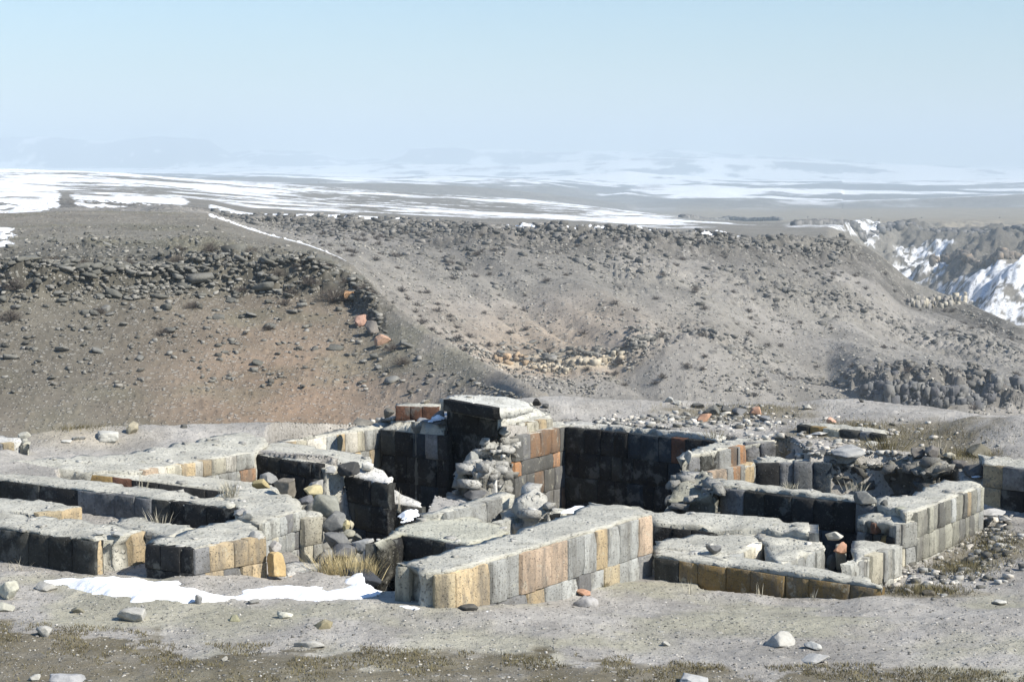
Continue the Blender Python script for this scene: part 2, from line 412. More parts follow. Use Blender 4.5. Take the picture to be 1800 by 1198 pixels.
def smooth_interp(xs, ys, x):
    """monotone-ish cubic (Catmull-Rom, limited) through xs, ys"""
    d = np.diff(ys) / np.diff(xs)
    m = np.zeros(len(xs))
    for i in range(1, len(xs) - 1):
        m[i] = 0 if d[i - 1] * d[i] <= 0 else 2 * d[i - 1] * d[i] / (d[i - 1] + d[i])
    m[0] = d[0]; m[-1] = d[-1]
    i = np.clip(np.searchsorted(xs, x) - 1, 0, len(xs) - 2)
    h = xs[i + 1] - xs[i]; t = np.clip((x - xs[i]) / h, 0, 1)
    return ((2*t**3-3*t**2+1)*ys[i] + (t**3-2*t**2+t)*h*m[i] + (-2*t**3+3*t**2)*ys[i+1] + (t**3-t**2)*h*m[i+1])

def ridge_line(a, pts):
    return eslope(np.interp(a, aslope([p[0] for p in pts]), [p[1] for p in pts]))

def far_h(a, y):
    """a: (nc,) azimuth tangents, y: (nr,) distances -> z (nr,nc), L (nr,nc) layer coordinate"""
    lk = np.array([smooth_interp(LA, LLD[:, k], a) for k in range(NK)])    # (NK,nc)
    ek = np.array([smooth_interp(LA, LE[:, k], a) for k in range(NK)])
    ly = np.log(y)
    Z = np.zeros((len(y), len(a))); L = np.zeros_like(Z)
    ks = np.arange(NK)
    for j in range(len(a)):
        kk = lk[:, j]
        zk = -ek[:, j] * np.exp(kk)
        yk = np.exp(kk)
        L[:, j] = np.interp(ly, kk, ks)
        Z[:, j] = np.interp(y, yk, zk)
    return Z, L

def blur_rows(Z, n):
    if n < 1: return Z
    Zp = np.pad(Z, ((n, n), (0, 0)), mode='edge')
    c = np.cumsum(np.vstack([np.zeros((1, Z.shape[1])), Zp]), axis=0)
    return (c[2 * n + 1:] - c[:-2 * n - 1]) / (2 * n + 1)

# grid ------------------------------------------------------------
ac = np.concatenate([np.linspace(-1.3, -0.33, 24)[:-1], np.arange(-0.33, 0.3301, 0.00078), np.linspace(0.33, 1.3, 24)[1:]])
yn = np.concatenate([np.linspace(2, 18, 14)[:-1], np.geomspace(18, 58, 640)])
yf = np.concatenate([np.linspace(58, 128, 30)[:-1], np.arange(128, 300, 0.42), np.arange(300, 404, 2.2), np.arange(404, 670, 0.62),
                     np.geomspace(670, 2400, 300), np.geomspace(2404, 21500, 230)])

Zf, Lf = far_h(ac, yf)
A2, Y2 = np.meshgrid(ac, yf); X2 = A2 * Y2
PX2 = 900 + A2 * F * 1.0            # nominal photo column, for the map of what lies where
# relief
amp = np.interp(Lf, [0, 1.5, 2, 3, 4, 5, 6, 7, 8, 10, 12, 13, 14, 16, 18, 19, 21], [0, .6, 1.0, 1.1, .8, .5, .4, 1.2, 3.2, 3.8, 2.6, .8, 1.0, 1.5, 4, 14, 24])
amp = np.where((PX2 > 1480) & (Lf > 14), 2.6, amp)
wl = np.interp(Y2, [100, 300, 500, 2000, 20000], [16, 22, 42, 110, 620])
Zf = Zf + (fbm(X2 / wl, Y2 / wl * 0.8, 31, 5, 0.5) - 0.5) * amp * 1.5
# gullies running down the big slope
gul = np.abs(fbm(X2 / 34 + Y2 / 90, Y2 / 260, 77, 4) - 0.5)
Zf = Zf + np.where((Lf > 7.5) & (Lf < 13), (gul - 0.12) * 16 * np.sin(np.clip((Lf - 7.5) / 5.5, 0, 1) * math.pi), 0)

gul2 = np.abs(fbm(X2 / 42 - Y2 / 120, Y2 / 150, 79, 5, .6) - .5)
Zf = Zf + np.where((PX2 > 1490) & (Lf > 14) & (Lf < 17), (gul2 - .1) * 46 * np.sin(np.clip((Lf - 14) / 3, 0, 1) * math.pi), 0)
def bands(X, Y, L, lo, hi, cell, h, seed):
    """blocky rock outcrop between two layer coordinates: stepped, cracked cells"""
    m = smooth(lo - .18, lo + .06, L) * (1 - smooth(hi - 0.06, hi + .25, L))
    d, v = cell2(X / cell + fbm(X / cell / 3, Y / cell / 3, seed + 5, 2) * 1.2, Y / (cell * 1.1), seed)
    d2, v2 = cell2(X / cell * 2.3, Y / cell * 2.3, seed + 9)
    br = smooth(0.30, 0.52, fbm(X / (cell * 7), Y / (cell * 9), seed + 3, 3))
    return m * br * h * ((0.25 + v) * (1 - smooth(.38, .62, d)) + 0.5 * (v2 - 0.2) * (1 - smooth(.4, .6, d2)))

near_w = smooth(aslope(760), aslope(640), A2)   # outcrop exists left of about column 660
Zf = Zf + bands(X2, Y2, Lf, 3.35, 4.15, 1.7, 0.95, 101) * np.where(A2 < aslope(668), 1, 0)
Zf = Zf + bands(X2, Y2, Lf, 4.5, 5.0, 1.3, 0.5, 131) * np.where((A2 < aslope(640)) & (A2 > aslope(150)), 1, 0)
Zf = Zf + bands(X2, Y2, Lf, 11.9, 12.85, 2.6, 1.3, 151) * smooth(aslope(360), aslope(470), A2) * np.where(A2 > aslope(760), 1.15, .55) * (1 - .85 * smooth(aslope(1490), aslope(1530), A2))
Zf = Zf + bands(X2, Y2, Lf, 9.1, 10.3, 3.0, 1.1, 171) * np.where((A2 > aslope(1105)) & (A2 < aslope(1330)), 1, 0)
Zf = Zf + bands(X2, Y2, Lf, 9.25, 10.1, 4.2, 3.0, 191) * np.where(A2 > aslope(1495), 1, 0)
Zf = Zf + bands(X2, Y2, Lf, 10.9, 11.5, 2.6, 1.0, 211) * np.where(A2 > aslope(1080), 1, 0)
Zf = Zf + bands(X2, Y2, Lf, 15.3, 16.1, 10, 2.5, 231) * np.where(A2 > aslope(1480), 1, 0)
lo_n = (fbm(X2 / 9, Y2 / 40, 241, 3) - .5) * .5
Zf = Zf + np.where(A2 < aslope(690), 1.5 * (1 - smooth(aslope(560), aslope(665), A2)) * smooth(3.5, 3.68, Lf + lo_n) * (1 - smooth(3.75, 5.2, Lf)), 0) * smooth(.30, .5, fbm(X2 / 14, Y2 / 60, 243, 3))
lo_n = (fbm(X2 / 22, Y2 / 90, 245, 3) - .5) * .5
Zf = Zf + 1.3 * smooth(12.2, 12.42, Lf + lo_n) * (1 - smooth(12.7, 14.5, Lf)) * smooth(.32, .5, fbm(X2 / 50, Y2 / 90, 247, 3)) * smooth(aslope(420), aslope(560), A2) * (1 - smooth(aslope(1470), aslope(1530), A2))
# rubble everywhere on the slopes
d, v = cell2(X2 / 0.9, Y2 / 0.9, 301)
Zf = Zf + np.where((Y2 > 120) & (Y2 < 300), np.clip(0.42 - d, 0, 1) * (v > 0.78) * .6, 0)
d, v = cell2(X2 / 2.4, Y2 / 2.4, 311)
Zf = Zf + np.where((Y2 > 400) & (Lf < 13), np.clip(0.45 - d, 0, 1) * (v > 0.75) * .9, 0)

# far ridges and mountains as real relief at their distance
FRONT = np.zeros_like(Zf)
def ridge(dist, width, pts, back=2.5):
    e = ridge_line(A2, pts)
    top = -e * dist
    k = Y2 - dist
    prof = np.where(k < 0, 1 - smooth(0, width, -k), 1 - smooth(0, width * back, k))
    return top, prof
for i, (dist, wid, pts, rough) in enumerate([
    (3500, 260, [(1100,376),(1200,354),(1330,349),(1450,357),(1560,350),(1700,347),(1800,341),(2900,339)], 5),
    (6500, 500, [(950,332),(1150,325),(1300,329),(1450,322),(1600,327),(1800,320),(2900,322)], 8),
    (2900, 300, [(400,330),(520,322),(700,322),(800,326),(960,340),(1100,362),(1200,400),(2900,420)], 3),
    (4300, 420, [(300,318),(450,312),(560,313),(620,320),(760,322),(840,326),(960,327),(1010,333),(1050,345),(1100,340),(1160,345),(1250,352),(1400,360),(2900,365)], 5),
    (5600, 380, [(700,330),(840,322),(860,312),(920,313),(950,321),(1100,330),(1200,332),(1330,340),(1380,352),(1500,360),(2900,360)], 5),
    (9500, 1500, [(-900,312),(300,312),(450,300),(560,306),(700,308),(900,312),(1000,308),(1100,301),(1160,307),(1300,316),(1500,322),(1650,318),(1800,314),(2900,312)], 12),
    (13500, 2500, [(-900,298),(0,300),(400,296),(700,290),(900,292),(1100,280),(1200,276),(1350,280),(1500,290),(1700,298),(1800,302),(2900,300)], 30),
    (17500, 2600, [(-900,262),(0,242),(100,240),(180,250),(270,240),(370,247),(410,270),(450,266),(560,268),(600,280),(680,276),(720,260),(800,262),(950,266),(1040,262),(1110,270),(1180,263),(1270,272),(1400,278),(1560,288),(1700,294),(2900,296)], 45),
]):
    top, prof = ridge(dist, wid, pts)
    nn = (fbm(X2 / (dist * .035), Y2 / (dist * .035), 400 + i, 5) - 0.5) * rough * 1.5
    if i in (0, 1, 2, 3, 4):
        FRONT = np.maximum(FRONT, smooth(4, 14, top - Zf) * (Y2 < dist + 10) * smooth(.03, .2, prof))
    Zf = np.maximum(Zf, Zf + (top + nn - Zf) * prof)

# near part
An, Yn = np.meshgrid(ac, yn); Xn = An * Yn
Zn = near_h(Xn, Yn)
zend = Zf[0]
t = smooth(50, 58, Yn)
Zn = Zn * (1 - t) + zend[None, :] * t

# joint lookup
ZA = np.vstack([Zn[:-1], Zf]); YA = np.concatenate([yn[:-1], yf])
EA = -ZA / YA[:, None]
def gz(x, y):
    a = x / y
    i = int(np.clip(np.searchsorted(YA, y) - 1, 0, len(YA) - 2)); j = int(np.clip(np.searchsorted(ac, a) - 1, 0, len(ac) - 2))
    u = (y - YA[i]) / (YA[i + 1] - YA[i]); w = (a - ac[j]) / (ac[j + 1] - ac[j])
    return float((ZA[i, j] * (1 - w) + ZA[i, j + 1] * w) * (1 - u) + (ZA[i + 1, j] * (1 - w) + ZA[i + 1, j + 1] * w) * u)
def hit(px, py, ymin=16.0):
    """first ground point seen at photo pixel (px,py)"""
    e = float(eslope(py)); a = float(aslope(px, py))
    j = int(np.clip(np.searchsorted(ac, a), 0, len(ac) - 1))
    i0 = int(np.searchsorted(YA, ymin))
    col = EA[i0:, j]
    k = np.nonzero(col <= e)[0]
    i = i0 + (int(k[0]) if len(k) else len(col) - 1)
    y = float(YA[i])
    return (a * y, y, float(ZA[i, j]))

# ------------------------------------------------------------------ terrain: colours
def lerp3(L, ks, cols):
    cols = np.array(cols)
    return np.stack([np.interp(L, ks, cols[:, c]) for c in range(3)], axis=-1)

# photo rows for map-like masks
e2 = -Zf / Y2
PY2 = 599 - (F * (math.sin(TH) - e2 * math.cos(TH)) / (math.cos(TH) + e2 * math.sin(TH)))
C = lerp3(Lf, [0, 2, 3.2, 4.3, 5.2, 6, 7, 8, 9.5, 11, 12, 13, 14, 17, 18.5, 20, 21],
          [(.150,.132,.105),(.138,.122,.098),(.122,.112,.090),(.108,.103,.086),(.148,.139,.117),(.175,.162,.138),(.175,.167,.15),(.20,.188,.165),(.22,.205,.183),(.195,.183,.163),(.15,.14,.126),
           (.175,.165,.145),(.175,.162,.14),(.165,.155,.135),(.19,.185,.175),(.11,.13,.165),(.10,.13,.175)])  # the blues at the far end paint distance haze into the ground colour
n_big = fbm(X2 / 26, Y2 / 26, 500, 4); n_mid = fbm(X2 / 5.5, Y2 / 5.5, 510, 4)
# brown-red foot of the near slope
redm = smooth(3.4, 2.1, Lf) * smooth(aslope(120), aslope(520), A2) * (Lf < 5) * smooth(.25, .5, n_big + .12)
C = C + (np.array((.245,.178,.125)) - C) * (redm * 0.9)[..., None]
sh = (Lf > 2) * (Lf < 6.8) * smooth(aslope(520), aslope(900), A2)
C = C + (np.array((.225,.205,.175)) - C) * (sh * .9)[..., None]
# olive patches on the near slope
olm = (Lf > 2) * (Lf < 6) * smooth(.52, .68, fbm(X2 / 12, Y2 / 12, 520, 3))
C = C + (np.array((.125,.12,.085)) - C) * (olm * 0.5)[..., None]
# pale scree patches on the far slope
sc = (Lf > 8) * (Lf < 12) * smooth(.5, .65, fbm(X2 / 40, Y2 / 30, 530, 4))
C = C + (np.array((.26,.243,.222)) - C) * (sc * 0.5)[..., None]
# warm spot around the ochre cliff
wx = np.exp(-(((A2 - aslope(960)) / 0.05) ** 2)) * smooth(8.6, 9.2, Lf) * smooth(11, 10.2, Lf)
C = C + (np.array((.34,.27,.20)) - C) * (wx * 0.75)[..., None]
# pale earth bank at the foot of the far slope
pb = smooth(614, 622, PY2 + (n_mid - .5) * 12) * (1 - smooth(640, 650, PY2 + (n_mid - .5) * 14)) * smooth(aslope(865), aslope(885), A2) * (1 - smooth(aslope(1095), aslope(1102), A2)) * (Lf > 8.2) * (Lf < 11)
C = C + (np.array((.46,.39,.29)) - C) * (pb * .85)[..., None]
# dark shrubby/rocky bands
rb = np.where(((Lf > 11.7) & (Lf < 12.9)) | ((Lf > 3.3) & (Lf < 4.4) & (A2 < aslope(680))), 1, 0) * smooth(.35, .6, n_mid)
C = C * (1 - 0.42 * rb)[..., None]
cliff = ((A2 > aslope(1495)) & (Lf > 9.2) & (Lf < 10.1)) | ((A2 > aslope(1480)) & (Lf > 15.2) & (Lf < 16.2) & (A2 > aslope(1580)))
C = np.where(cliff[..., None], C * 0.6, C)
C = C * (0.82 + 0.36 * n_mid)[..., None] * (0.86 + 0.28 * n_big)[..., None]

# snow cover -------------------------------------------------------
def box(a0, a1, l0, l1, sa=0.006, sl=0.12):
    return smooth(aslope(a0) - sa, aslope(a0) + sa, A2) * (1 - smooth(aslope(a1) - sa, aslope(a1) + sa, A2)) * smooth(l0 - sl, l0 + sl, Lf) * (1 - smooth(l1 - sl, l1 + sl, Lf))
ns = fbm(X2 / 26 + Y2 / 140, Y2 / 46, 600, 6, 0.66)
nl = fbm(X2 / 120, Y2 / 210, 620, 5, 0.6)
nf = fbm(X2 / 7, Y2 / 9, 640, 4, 0.6)
cov = np.zeros_like(Lf)
plat = smooth(13.6, 14.6, Lf) * (1 - smooth(17.5, 18.0, Lf))
cov = np.maximum(cov, plat * np.interp(PX2, [0, 300, 600, 900, 1150, 1300, 3000], [.537,.532,.51,.487,.472,.30,.3]) * np.interp(Lf, [13.5, 14.5, 15.5, 16.5, 17.5], [.62, .88, 1.0, 1.02, 1.10]))
cov = np.maximum(cov, box(-900, 120, 6.6, 17.5) * .56)
cov = np.maximum(cov, box(120, 340, 11.5, 17.5) * .50)
snow = smooth(0.0, 0.035, cov - (0.42 * nl + 0.40 * ns + 0.18 * nf) * 1.0)
# the snow band lying along the brink, and the drift down the shoulder of the near hill
band = np.maximum(box(470, 805, 12.6, 13.6, .004, .08) * 1.1, box(372, 560, 12.9, 13.7, .003, .1))
snow = np.maximum(snow, smooth(.30, .36, band * (0.30 + 0.9 * nf) * smooth(.30, .42, fbm(X2 / 14, Y2 / 16, 611, 3))))
band2 = box(820, 1300, 12.6, 13.3, .003, .06)
snow = np.maximum(snow, smooth(.46, .52, band2 * (0.2 + 0.9 * nf) * smooth(.3, .5, ns)))
band3 = box(372, 608, 5.93, 6.10, .0015, .03)
snow = np.maximum(snow, smooth(.30, .4, band3 * (0.45 + nf)))
snow = np.maximum(snow, smooth(.50, .55, box(-60, 34, 4.9, 5.6, .006, .1) * (.15 + 1.2 * nf)))
snow = np.maximum(snow, smooth(.5, .55, box(408, 438, 4.25, 4.5, .001, .06)))
# canyon sides facing away from the sun
cn = fbm(X2 / 30 + Y2 / 60, Y2 / 30, 660, 5, 0.6)
can = np.where((A2 > aslope(1545)) & (Lf > 14.0) & (Lf < 15.10), 1.12, 0) * smooth(aslope(1490), aslope(1600), A2)
cn2 = .5 * fbm(X2 / 7 + Y2 / 18, Y2 / 16 - X2 / 22, 665, 5, .75) + .5 * fbm(X2 / 2.6, Y2 / 7, 667, 3, .7)
snow = np.maximum(snow, smooth(.50, .56, can * (cn * .35 + cn2 * .65 + .0)) * .85)
cx2 = box(1545, 1690, 15.0, 15.85, .012, .15) * 1.08
snow = np.maximum(snow, smooth(.48, .55, cx2 * (cn * .35 + cn2 * .65 - .01)) * .85)
cx3 = box(1360, 1560, 15.5, 16.8, .01, .15)
snow = np.maximum(snow, smooth(.47, .54, cx3 * (cn * .35 + cn2 * .65 - .01)) * .85)
# far plain and mountains
fp = smooth(2600, 4200, Y2)
nfar = fbm(X2 / 260, Y2 / 900, 680, 6, 0.6)
steep = np.abs(np.gradient(Zf, axis=0) / np.gradient(Y2, axis=0))
cf = np.interp(Y2, [2400, 3500, 5000, 8000, 12000, 20000], [.40, .50, .55, .60, .64, .60])
cf = cf - np.clip(steep - 0.035, 0, .12) * 2.6
snow = np.maximum(snow, fp * smooth(0.0, 0.10, cf - nfar))
snow = snow * (1 - .92 * FRONT * smooth(.30, .42, fbm(X2 / 150, Y2 / 300, 690, 4)))
# brown steppe in front of the far snowy hills, at the right
st = smooth(aslope(1100), aslope(1250), A2) * (Y2 > 1550) * (1 - smooth(2700, 3300, Y2))
snow = snow * (1 - st * .93)
C = C + (np.array((.27,.235,.18)) - C) * (st * .7)[..., None]
C = C + (np.array((.82,.84,.87)) - C) * snow[..., None]

# near colours
pxn = 900 + An * F
en = -Zn / Yn
PYn = 599 - (F * (math.sin(TH) - en * math.cos(TH)) / (math.cos(TH) + en * math.sin(TH)))
Cn = np.broadcast_to(np.array((.325, .308, .282)), Zn.shape + (3,)).copy()
nb = fbm(Xn * .55, Yn * .55, 700, 4); nm = fbm(Xn * 2.4, Yn * 2.4, 710, 4); nlow = fbm(Xn * .2, Yn * .2, 720, 3)
Cn = Cn * (0.86 + 0.28 * nb)[..., None]
np3 = fbm(Xn * .9 + 3, Yn * .35, 741, 5, .6)
Cn = Cn * (1 + .16 * smooth(.46, .62, np3) - .12 * smooth(.52, .40, np3))[..., None]
# yellowish dry grass tinge in front
gt = smooth(.5, .68, nb) * (Yn < 31)
Cn = Cn + (np.array((.30,.29,.19)) - Cn) * (gt * .45)[..., None]
# the strip of winter turf nearest the camera
edge = np.interp(pxn, [-900, 0, 270, 285, 560, 700, 1100, 1300, 1380, 1500, 1800, 2900], [1095, 1090, 1118, 1138, 1136, 1146, 1160, 1178, 1176, 1172, 1188, 1200])
nt3 = fbm(Xn * 1.3, Yn * 1.3, 733, 5, .6)
turf = smooth(-9, 9, PYn - edge + (nm - .5) * 44 + (nb - .5) * 30 - 26 * smooth(.52, .62, nt3)) * (Yn < 30)
Cn = Cn + (np.array((.135,.118,.08)) - Cn) * (turf * (.55 + .6 * nm))[..., None]
def blob(px, py, rx, ry, z):
    x, y, _ = T(px, py, z)
    return np.exp(-(((Xn - x) / rx) ** 2 + ((Yn - y) / ry) ** 2))
gr = np.zeros_like(Zn)
for b in [(1600,765,-5.7,2.2,2.6),(1500,755,-5.7,2.0,1.6),(1700,800,-5.7,1.0,1.5),(1740,960,-6.3,1.2,1.8),(1680,1000,-6.3,1.2,.7),(1800,945,-6.2,1.2,1.5),(1300,720,-5.7,2.5,1.6),(1620,1040,-6.2,1.2,.35)]:
    gr = np.maximum(gr, blob(b[0], b[1], b[3], b[4], b[2]))
gr = smooth(.35, .75, gr * (0.5 + nm))
Cn = Cn + (np.array((.14,.12,.075)) - Cn) * (gr * .7)[..., None]
# warm dusty rim at the left brink
wr = np.exp(-((pxn - 110) / 90) ** 2) * smooth(38, 39.5, Yn)
Cn = Cn + (np.array((.36,.31,.22)) - Cn) * (wr * .7)[..., None]
# dark earth at the bottom of the rooms
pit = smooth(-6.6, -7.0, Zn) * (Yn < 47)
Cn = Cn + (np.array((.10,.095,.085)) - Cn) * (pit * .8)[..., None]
tt = smooth(48, 56, Yn)[..., None]
Cn = Cn * (1 - tt) + np.array((.22,.19,.15)) * tt

def grid_mesh(name, X, Y, Z, Cc, mat):
    nr, nc = Z.shape
    v = np.stack([X, Y, Z], axis=-1).reshape(-1, 3)
    i = np.arange(nr * nc).reshape(nr, nc)
    f = np.stack([i[:-1, :-1], i[:-1, 1:], i[1:, 1:], i[1:, :-1]], axis=-1).reshape(-1, 4)
    return mesh_np(name, v, f, mat, Cc.reshape(-1, 3), True)
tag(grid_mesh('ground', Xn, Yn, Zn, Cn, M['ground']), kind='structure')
# the far sheets share their border rows exactly with the ones before them
row58 = np.vstack([Zn[-1:], Zf[1:]])
cuts = [('valley_hillside', 0, int(np.searchsorted(yf, 303))), ('canyon_hillside', int(np.searchsorted(yf, 303)), int(np.searchsorted(yf, 672))),
        ('plateau', int(np.searchsorted(yf, 672)), int(np.searchsorted(yf, 2600))), ('far_hills', int(np.searchsorted(yf, 2600)), len(yf) - 1)]
for nm_, a_, b_ in cuts:
    s = slice(a_, b_ + 1)
    tag(grid_mesh(nm_, X2[s], Y2[s], row58[s], C[s], M['hill'] if nm_ == 'valley_hillside' else M['hill_far']), kind='structure')

# ------------------------------------------------------------------ stone builders
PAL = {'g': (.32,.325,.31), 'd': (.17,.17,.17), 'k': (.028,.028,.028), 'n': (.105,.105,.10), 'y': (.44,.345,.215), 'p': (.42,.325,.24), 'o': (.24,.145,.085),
       'w': (.56,.53,.46), 'b': (.22,.155,.07), 't': (.36,.30,.20), 'l': (.34,.34,.31), 'r': (.12,.065,.045), 'm': (.05,.05,.045), 's': (.035,.045,.055), 'c': (.46,.43,.34), 'O': (.40,.215,.11), 'e': (.27,.265,.22), 'f': (.21,.207,.18), 'h': (.13,.13,.12)}  # blacks: stained stone, with extra depth of shade put into the colour
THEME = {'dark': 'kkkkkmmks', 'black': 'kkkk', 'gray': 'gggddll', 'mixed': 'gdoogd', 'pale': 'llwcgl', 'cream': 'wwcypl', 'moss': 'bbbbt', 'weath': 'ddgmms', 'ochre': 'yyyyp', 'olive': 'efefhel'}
PI = math.pi

class MB:
    def __init__(s): s.v = []; s.f = []; s.c = []; s.n = 0
    def add(s, v, f, col):
        v = np.asarray(v, dtype=float)
        s.v.append(v); s.f.extend([tuple(int(i) + s.n for i in q) for q in f])
        c = np.asarray(col, dtype=float)
        s.c.append(np.broadcast_to(c, (len(v), 3)) if c.ndim == 1 else c)
        s.n += len(v)
    def build(s, name, mat, parent=None, smooth_shade=False, origin=None):
        v = np.vstack(s.v)
        if origin is not None: v = v - np.asarray(origin)
        return mesh_np(name, v, s.f, mat, np.vstack(s.c), smooth_shade, parent)

def block(mb, c00, c10, c11, c01, nrm, depth, col, rnd, wear=0.012, nu=7, nv=8):
    wear = wear * 0.26
    """a dressed stone: corners of the outer face (bottom-left, bottom-right, top-right, top-left), outward normal nrm"""
    c00, c10, c11, c01, nrm = [np.asarray(q, dtype=float) for q in (c00, c10, c11, c01, nrm)]
    e1_ = (c10 - c00) / (np.linalg.norm(c10 - c00) + 1e-9)
    c00, c10, c11, c01 = [q + e1_ * rnd.uniform(-.006, .006) + np.array([0, 0, rnd.uniform(-.007, .007)]) for q in (c00, c10, c11, c01)]
    u = np.linspace(0, 1, nu); u[1] = 0.03; u[-2] = 0.97
    w = np.linspace(0, 1, nv); w[1] = 0.022; w[-2] = 0.978
    U, Wv = np.meshgrid(u, w)
    p = (c00[None, None] * ((1 - U) * (1 - Wv))[..., None] + c10[None, None] * (U * (1 - Wv))[..., None]
         + c11[None, None] * (U * Wv)[..., None] + c01[None, None] * ((1 - U) * Wv)[..., None])
    edge = np.minimum(np.minimum(U, 1 - U) * 1.0, np.minimum(Wv, 1 - Wv))
    s = rnd.random() * 1000
    nzv = fbm(U * 3.2 + s, Wv * 3.6 + s, 11, 3) - 0.5
    off = nzv * (wear * 1.6 + .012) - np.where(edge < 0.01, wear * (0.8 + 1.8 * fbm(U * 5 + s, Wv * 5 + s, 5, 2)), 0)
    # chipped corners
    for (cu, cw) in ((0, 0), (1, 0), (1, 1), (0, 1)):
        if rnd.random() < 0.42:
            r = rnd.uniform(.08, .32)
            off -= np.clip(1 - np.hypot(U - cu, Wv - cw) / r, 0, 1) * rnd.uniform(.008, .045)
    p = p + nrm[None, None] * off[..., None]
    back = p.copy()
    ring = [(0, j) for j in range(nu)] + [(i, nu - 1) for i in range(1, nv)] + [(nv - 1, j) for j in range(nu - 2, -1, -1)] + [(i, 0) for i in range(nv - 2, 0, -1)]
    v = list(p.reshape(-1, 3)); idx = lambda i, j: i * nu + j
    f = [(idx(i, j), idx(i, j + 1), idx(i + 1, j + 1), idx(i + 1, j)) for i in range(nv - 1) for j in range(nu - 1)]
    base = len(v)
    for (i, j) in ring: v.append(p[i, j] - nrm * depth)
    m = len(ring)
    for k in range(m):
        a = idx(*ring[k]); b2 = idx(*ring[(k + 1) % m])
        f.append((b2, a, base + k, base + (k + 1) % m))
    f.append(tuple(base + k for k in range(m)))
    col = np.asarray(col) * (0.76 + 0.42 * rnd.random())
    mb.add(v, f, np.clip(col, 0, 1))

def facing(mb, e0, e1, base_z, courses, theme, rnd, cap=0.035, joint=0.0028, proud=0.025, depth=0.16, wear=0.012):
    """masonry on the vertical plane through top edge e0-e1 (px,py,z each). courses: list of (height, [photo columns of joints], 'letters')
       or (height,) for random; heights run down from the top edge, last one repeats to base_z"""
    a = np.array(T(*e0)); b = np.array(T(*e1))
    d = b - a; Lh = math.hypot(d[0], d[1]); dh = np.array([d[0] / Lh, d[1] / Lh, 0])
    n = np.array([dh[1], -dh[0], 0])
    if n[0] * a[0] + n[1] * a[1] > 0: n = -n
    right = dh if (np.cross(dh, [0, 0, 1])[:2] @ n[:2]) > 0 else dh   # face winding fixed below
    def s_at(px):
        # parameter along the edge whose top point projects to photo column px
        lo, hi = -0.3, 1.3
        f = lambda t: project(*(a + d * t))[0] - px
        flo = f(lo)
        for _ in range(40):
            mid = (lo + hi) / 2
            if (f(mid) > 0) == (flo > 0): lo = mid
            else: hi = mid
        return (lo + hi) / 2
    flip = np.dot(np.cross(dh, [0, 0, 1]), n) < 0
    top_off = cap; ci = 0
    while True:
        cr = courses[min(ci, len(courses) - 1)]
        h = cr[0]
        zt_min = min(a[2], b[2]) - top_off
        if zt_min < base_z + 0.02: break
        if len(cr) > 1 and ci < len(courses):
            sb = [min(max(s_at(q), 0), 1) for q in cr[1]]; letters = cr[2]
            if sb[0] > sb[-1]: sb = sb[::-1]; letters = letters[::-1]
        else:
            sb = [0.0]; L = 0
            ww = cr[3] if len(cr) > 3 else 0.42
            while sb[-1] < 1:
                sb.append(sb[-1] + ww * rnd.uniform(.65, 1.35) / Lh)
            if len(sb) > 2 and 1 - sb[-2] < 0.4 * ww / Lh: sb.pop(-2)
            sb[-1] = 1.0
            letters = ''.join(rnd.choice(THEME[theme]) for _ in range(len(sb) - 1))
        for k in range(len(sb) - 1):
            s0 = sb[k] + joint * rnd.uniform(.5, 2.6) / Lh; s1 = sb[k + 1] - joint * rnd.uniform(.5, 2.6) / Lh
            if s1 - s0 < 0.02 / Lh: continue
            ch = letters[k % len(letters)]
            if ch == '.': continue
            pr = proud + rnd.uniform(-.012, .016) - (.035 if rnd.random() < .07 else 0)
            jz = rnd.uniform(-.006, .006)
            P0 = a + d * s0; P1 = a + d * s1
            def q(Pp, off): return np.array([Pp[0], Pp[1], Pp[2] - off]) + n * pr
            tl, tr = q(P0, top_off + joint + jz), q(P1, top_off + joint + jz)
            bl, br = q(P0, top_off + h - joint), q(P1, top_off + h - joint)
            if flip: tl, tr, bl, br = tr, tl, br, bl
            block(mb, bl, br, tr, tl, n, depth, PAL[ch], rnd, wear)
        top_off += h; ci += 1
        if ci > 14: break

